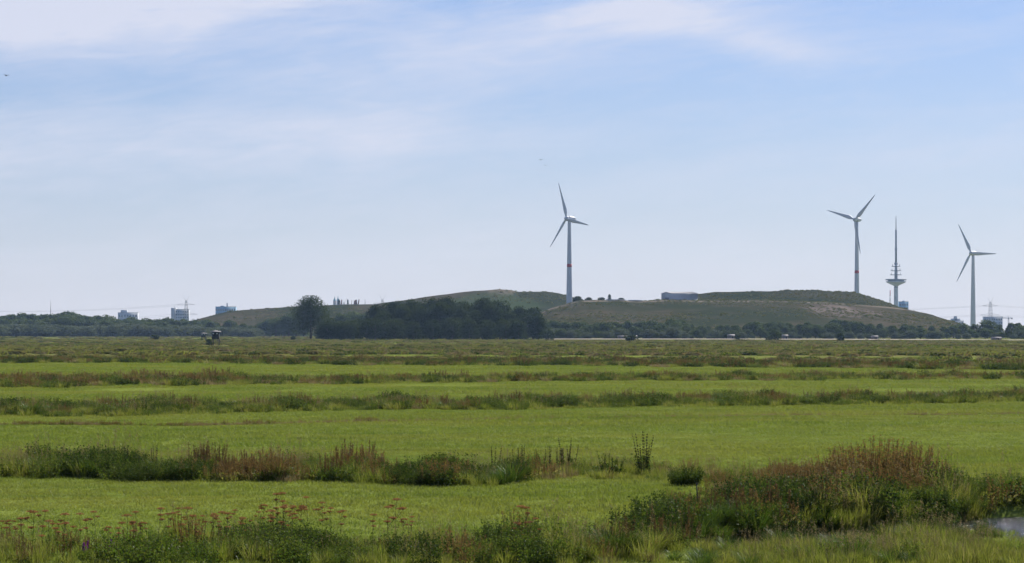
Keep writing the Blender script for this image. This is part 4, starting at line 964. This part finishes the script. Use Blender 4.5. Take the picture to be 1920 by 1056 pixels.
def cathedral():
    D = 6900.0; x = PX(630.6, D); t = thing('cathedral', (x, D, 0), 'cathedral with twin green copper spires peeping over the hill crest', 'church')
    k = D/F; Z = lambda y: PZ(y, D)
    for s, tp in ((-1, 554.5), (1, 553.5)):
        tw = Geo().box((s*4.4, 0, Z(564)/2), (7.0, 7.0, Z(564))).obj('tower', M['stone'], t)
        g = Geo(); h = Z(tp) - Z(564); g.add([(s*4.4-3.6, -3.6, Z(564)), (s*4.4+3.6, -3.6, Z(564)), (s*4.4+3.6, 3.6, Z(564)), (s*4.4-3.6, 3.6, Z(564)), (s*4.4-1.2, -1.2, Z(564)+h*.45), (s*4.4+1.2, -1.2, Z(564)+h*.45), (s*4.4+1.2, 1.2, Z(564)+h*.45), (s*4.4-1.2, 1.2, Z(564)+h*.45), (s*4.4, 0, Z(564)+h)],
            [[[0, 1, 5, 4], [1, 2, 6, 5], [2, 3, 7, 6], [3, 0, 4, 7]], [[4, 5, 8], [5, 6, 8], [6, 7, 8], [7, 4, 8]]]); g.obj('spire', M['copper'], tw)
    g = Geo(); g.box((0, 22, 15), (18, 40, 30)); g.obj('nave', M['stone'], t)
    g = Geo(); g.add([(-9.5, 2.2, 30), (9.5, 2.2, 30), (9.5, 42.5, 30), (-9.5, 42.5, 30), (0, 2.2, 42), (0, 42.5, 42)], [[[0, 4, 5, 3], [1, 2, 5, 4], [0, 3, 2, 1]], [[0, 1, 4], [2, 3, 5]]]); g.obj('roof', M['copper'], t)
cathedral()

# steel slabs of the hilltop sculpture
def slabs():
    D = 3000.0
    for px, h, lean, mat, lab in ((634.5, 7.0, .12, 'greensteel', 'dark leaning steel slab on the hill crest next to the cathedral spires'), (637.5, 5.5, -.05, 'greensteel', 'second dark steel slab from the cathedral spires on the hill crest'),
                               (640.5, 6.2, .0, 'rust', 'rusty steel slab standing apart from the dark pair near the spires'), (652.3, 6.2, -.02, 'greensteel', 'broad dark green steel slab on the open middle of the hill crest'),
                               (659.5, 5.2, 0, 'rust', 'thin rusty steel slab beside the broad green slab'), (664.2, 5.0, .05, 'rust', 'rusty steel slab, first of the close row on the hill crest'), (666.6, 5.8, .0, 'rust', 'rusty steel slab, second of the close row on the hill crest'),
                               (668.8, 6.2, -.04, 'rust', 'rusty steel slab, last of the close row on the hill crest'), (671.8, 6.4, .14, 'rust', 'leaning rusty steel slab just past the close row on the hill crest'), (684.5, 6.6, 0, 'lattice', 'thin grey steel post alone on the hill crest')):
        x = PX(px, D); z = float(hill_h(x, D))
        t = thing('steel_slab', (x, D, z - .4), lab, 'sculpture', 'steel sculpture on the hill crest'); w = .5 if 'thin' in lab else 1.25 if 'broad' not in lab else 1.8
        g = Geo(); H = h*.95; b = [(-w/2, -.35, 0), (w/2, -.35, 0), (w/2, .35, 0), (-w/2, .35, 0)]; v = b + [(a*.8 + lean*H, c, H*(1 if a < 0 else .93)) for a, c, _ in b]
        g.add(v, [[[0, 3, 2, 1], [4, 5, 6, 7], [0, 1, 5, 4], [1, 2, 6, 5], [2, 3, 7, 6], [3, 0, 4, 7]]]); g.obj('plate', M[mat], t)
        Geo().box((0, 0, .25), (w + .9, 1.6, .5)).obj('footing', M['concrete'], t)
slabs()

def hall():
    D = 2445.0; x0, x1 = PX(1240, D), PX(1300, D); z = float(hill_h((x0+x1)/2, D)) - 1.0
    t = thing('storage_hall', (x0, D, z), 'pale sheet-metal hall with a low gabled roof on the landfill terrace', 'hall')
    # gable end faces the viewer's side, long wall runs back to the right: the hall is turned about its near corner
    W, L, He, Hr = 12.5, 36.0, PZ(550.5, D) - z, PZ(547.8, D) - z
    t.rotation_euler = (0, 0, R(-14))
    rot = R(-48)
    def P(a, b, c): return (a*1.0 + b*math.cos(R(20)), b*math.sin(R(20)), c)
    g = Geo(); v = [P(0, 0, 0), P(W*.8, 0, 0), P(W*.8, L*.66, 0), P(0, L*.66, 0), P(0, 0, He), P(W*.8, 0, He), P(W*.8, L*.66, He), P(0, L*.66, He), P(W*.4, 0, Hr - .1), P(W*.4, L*.66, Hr - .1)]
    g.add(v, [[[1, 2, 6, 5], [3, 0, 4, 7]], [[0, 1, 5, 8, 4]], [[2, 3, 7, 9, 6]]]); g.obj('wall', M['sheet'], t)
    g = Geo(); o = .5; v = [P(-o, -o, He - .05), P(W*.4, -o, Hr + .2), P(W*.8 + o, -o, He - .05), P(-o, L*.66 + o, He - .05), P(W*.4, L*.66 + o, Hr + .2), P(W*.8 + o, L*.66 + o, He - .05)]
    g.add(v, [[[0, 1, 4, 3], [1, 2, 5, 4]]]); g.obj('roof', M['roofsheet'], t)
    Geo().box((W*.42, -.12, 1.7), (3.4, .2, 3.2)).obj('gate', M['darkconc'], t)
    # pale low walls on the terrace
    for a, b, y in ((1136, 1172, 564.5), (1178, 1204, 563.5)):
        d = 2425.0; zz = float(hill_h(PX((a+b)/2, d), d)); w = PX(b, d) - PX(a, d)
        t2 = thing('retaining_wall', (PX((a+b)/2, d), d, zz - .6), 'low pale concrete wall on the terrace edge, the %s one' % ('longer' if a < 1150 else 'shorter'), 'wall')
        Geo().box((0, 0, .6), (w, .4, 1.5)).obj('panel', M['concrete'], t2); Geo().box((0, 0, 1.42), (w + .2, .6, .14)).obj('coping', M['whitepaint'], t2)
hall()

def stand(px, D, top, label, s=1.0):
    x = PX(px, D); H = PZ(top, D); t = thing('hunting_stand', (x, D, 0), label, 'hunting stand', 'hunting stands on the marsh', R(-6))
    zc = H*.44; w = 2.5*s; hc = H - zc - .55*s
    for sx in (-1, 1):
        for sy in (-1, 1): Geo().tube([(sx*w*.5, sy*w*.5, -.2), (sx*w*.42, sy*w*.42, zc)], .15, 6).obj('leg', M['darkwood'], t)
    g = Geo()
    for s_ in (-1, 1): g.tube([(-w*.48, s_*w*.46, .4), (w*.44, s_*w*.44, zc - .2)], .05, 4)
    g.obj('brace', M['darkwood'], t)
    Geo().box((0, 0, zc + .06), (w*1.0, w*1.0, .12)).obj('deck', M['darkwood'], t)
    c = Geo(); c.box((0, 0, zc + .12 + hc/2), (w*.94, w*.94, hc)); cab = c.obj('cabin', M['darkwood'], t)
    for sx in (-.27, .29):
        wd = Geo().box((sx*w, -w*.475, zc + hc*.80), (.5*s, .04, .42*s)).obj('window', M['palepane'], cab)
    n = 9; me = Geo().box((0, 0, 0), (w*.94/n - .02, .03, hc*.52)).mesh('board', [M['darkwood']])
    for k in range(n): link('board', me, cab, ((k + .5)/n*w*.94 - w*.47, -w*.485, zc + .14 + hc*.29))
    z = zc + .12 + hc; o = w*.68; g = Geo()
    g.add([(-o, -o, z), (o, -o, z), (o, o, z), (-o, o, z), (-o, -o, z+.08), (o, -o, z+.08), (o, o, z+.08), (-o, o, z+.08), (-.25, 0, z+.5*s), (.25, 0, z+.5*s)],
          [[[0, 3, 2, 1], [0, 1, 5, 4], [1, 2, 6, 5], [2, 3, 7, 6], [3, 0, 4, 7], [4, 5, 9, 8], [6, 7, 8, 9]], [[5, 6, 9], [7, 4, 8]]]); g.obj('roof', M['feltroof'], t)
    g = Geo()
    for sy in (-.25, .25): g.tube([(w*.95, sy, -.1), (w*.5, sy, zc + .1)], .05, 4)
    for k in range(7): q = (k + .5)/7; g.tube([(w*(.95 - .45*q), -.25, zc*q), (w*(.95 - .45*q), .25, zc*q)], .035, 4)
    g.obj('ladder', M['wood'], t)
stand(404.5, 960, 620.2, 'dark wooden hunting stand with a pale roof and two pale windows')
stand(382, 1500, 624.2, 'far dark hunting stand low on the marsh beyond the pale-roofed one')

def hut(px, D, w, h, label):
    x = PX(px, D); t = thing('garden_hut', (x, D, 0), label, 'hut', 'garden huts at the tree belt', .2)
    Geo().box((0, 0, h*.36), (w, 3.4, h*.72)).obj('wall', M['huts'], t)
    g = Geo(); g.add([(-w*.56, -2.1, h*.7), (w*.56, -2.1, h*.7), (w*.56, 2.1, h*.7), (-w*.56, 2.1, h*.7), (-w*.56, 0, h), (w*.56, 0, h)], [[[0, 1, 5, 4], [2, 3, 4, 5], [0, 3, 2, 1]], [[1, 2, 5], [3, 0, 4]]]); g.obj('roof', M['feltroof'], t)
    Geo().box((w*.15, -1.72, h*.3), (.9, .06, h*.56)).obj('door', M['darkwood'], t); Geo().box((-w*.22, -1.72, h*.42), (.9, .06, .8)).obj('window', M['glass'], t)
for px, D, w, h, lab in ((1168, 1845, 9, 2.6, 'long low hut with a pale roof under the first broad trees'), (1190, 1848, 4, 2.8, 'small hut next to the long low one'), (1371, 1846, 6, 3.6, 'pale-roofed hut behind the small round bush'),
                         (1472, 1840, 5, 3.4, 'pale-roofed hut past the pair of bushes'), (1640, 1740, 5, 2.8, 'pale-roofed hut past the round dark bush'), (1868, 1560, 7, 2.2, 'low pale-roofed shed near the end of the stubble strip')):
    hut(px, D, w*.75, h*.85, lab)

def bird(px, py, D, span, label, rz):
    g = Geo(); c = (PX(px, D), D, PZ(py, D)); s = span/2
    t = thing('bird', c, label, 'bird', 'birds in flight', rz)
    g.tube([(0, -.22, 0), (0, -.1, .02), (0, .1, .02), (0, .3, .0)], [.03, .08, .07, .02], 7); g.obj('body', M['bird'], t)
    for k in (-1, 1):
        w = Geo().add([(0, -.08, .03), (0, .12, .03), (k*s*.5, .1, .16), (k*s*.5, -.1, .16), (k*s, .05, .02), (0, -.06, 0), (0, .1, 0), (k*s*.5, .08, .13), (k*s*.5, -.08, .13)],
                      [[[0, 1, 2, 3], [5, 8, 7, 6]], [[3, 2, 4], [8, 4, 7]]]); w.obj('wing', M['bird'], t)
for px, py, D, lab, rz in ((1014, 300, 620, 'small bird in flight above the first turbine, higher of a pair', .5), (1023, 310.5, 600, 'small bird in flight above the first turbine, lower of a pair', .1), (12, 142, 420, 'dark bird alone in the clear sky below the long cloud bank', .8)):
    bird(px, py, D, 1.3, lab, rz)

# ------------------------------------------------------------------ the air
def build_haze():
    m = bpy.data.materials.new('haze_air'); m.use_nodes = True; nt = m.node_tree; nt.nodes.clear()
    out = nt.nodes.new('ShaderNodeOutputMaterial'); v = nt.nodes.new('ShaderNodeVolumePrincipled')
    v.inputs['Color'].default_value = (.45, .66, 1.0, 1); v.inputs['Absorption Color'].default_value = (1, 1, 1, 1); v.inputs['Density'].default_value = 0.000036; v.inputs['Anisotropy'].default_value = 0.2
    nt.links.new(v.outputs[0], out.inputs['Volume'])
    g = Geo().box((0, 3850, 124), (9200, 8500, 256)); o = g.obj('haze', m); tag(o, kind='stuff'); o.display_type = 'WIRE'
build_haze()
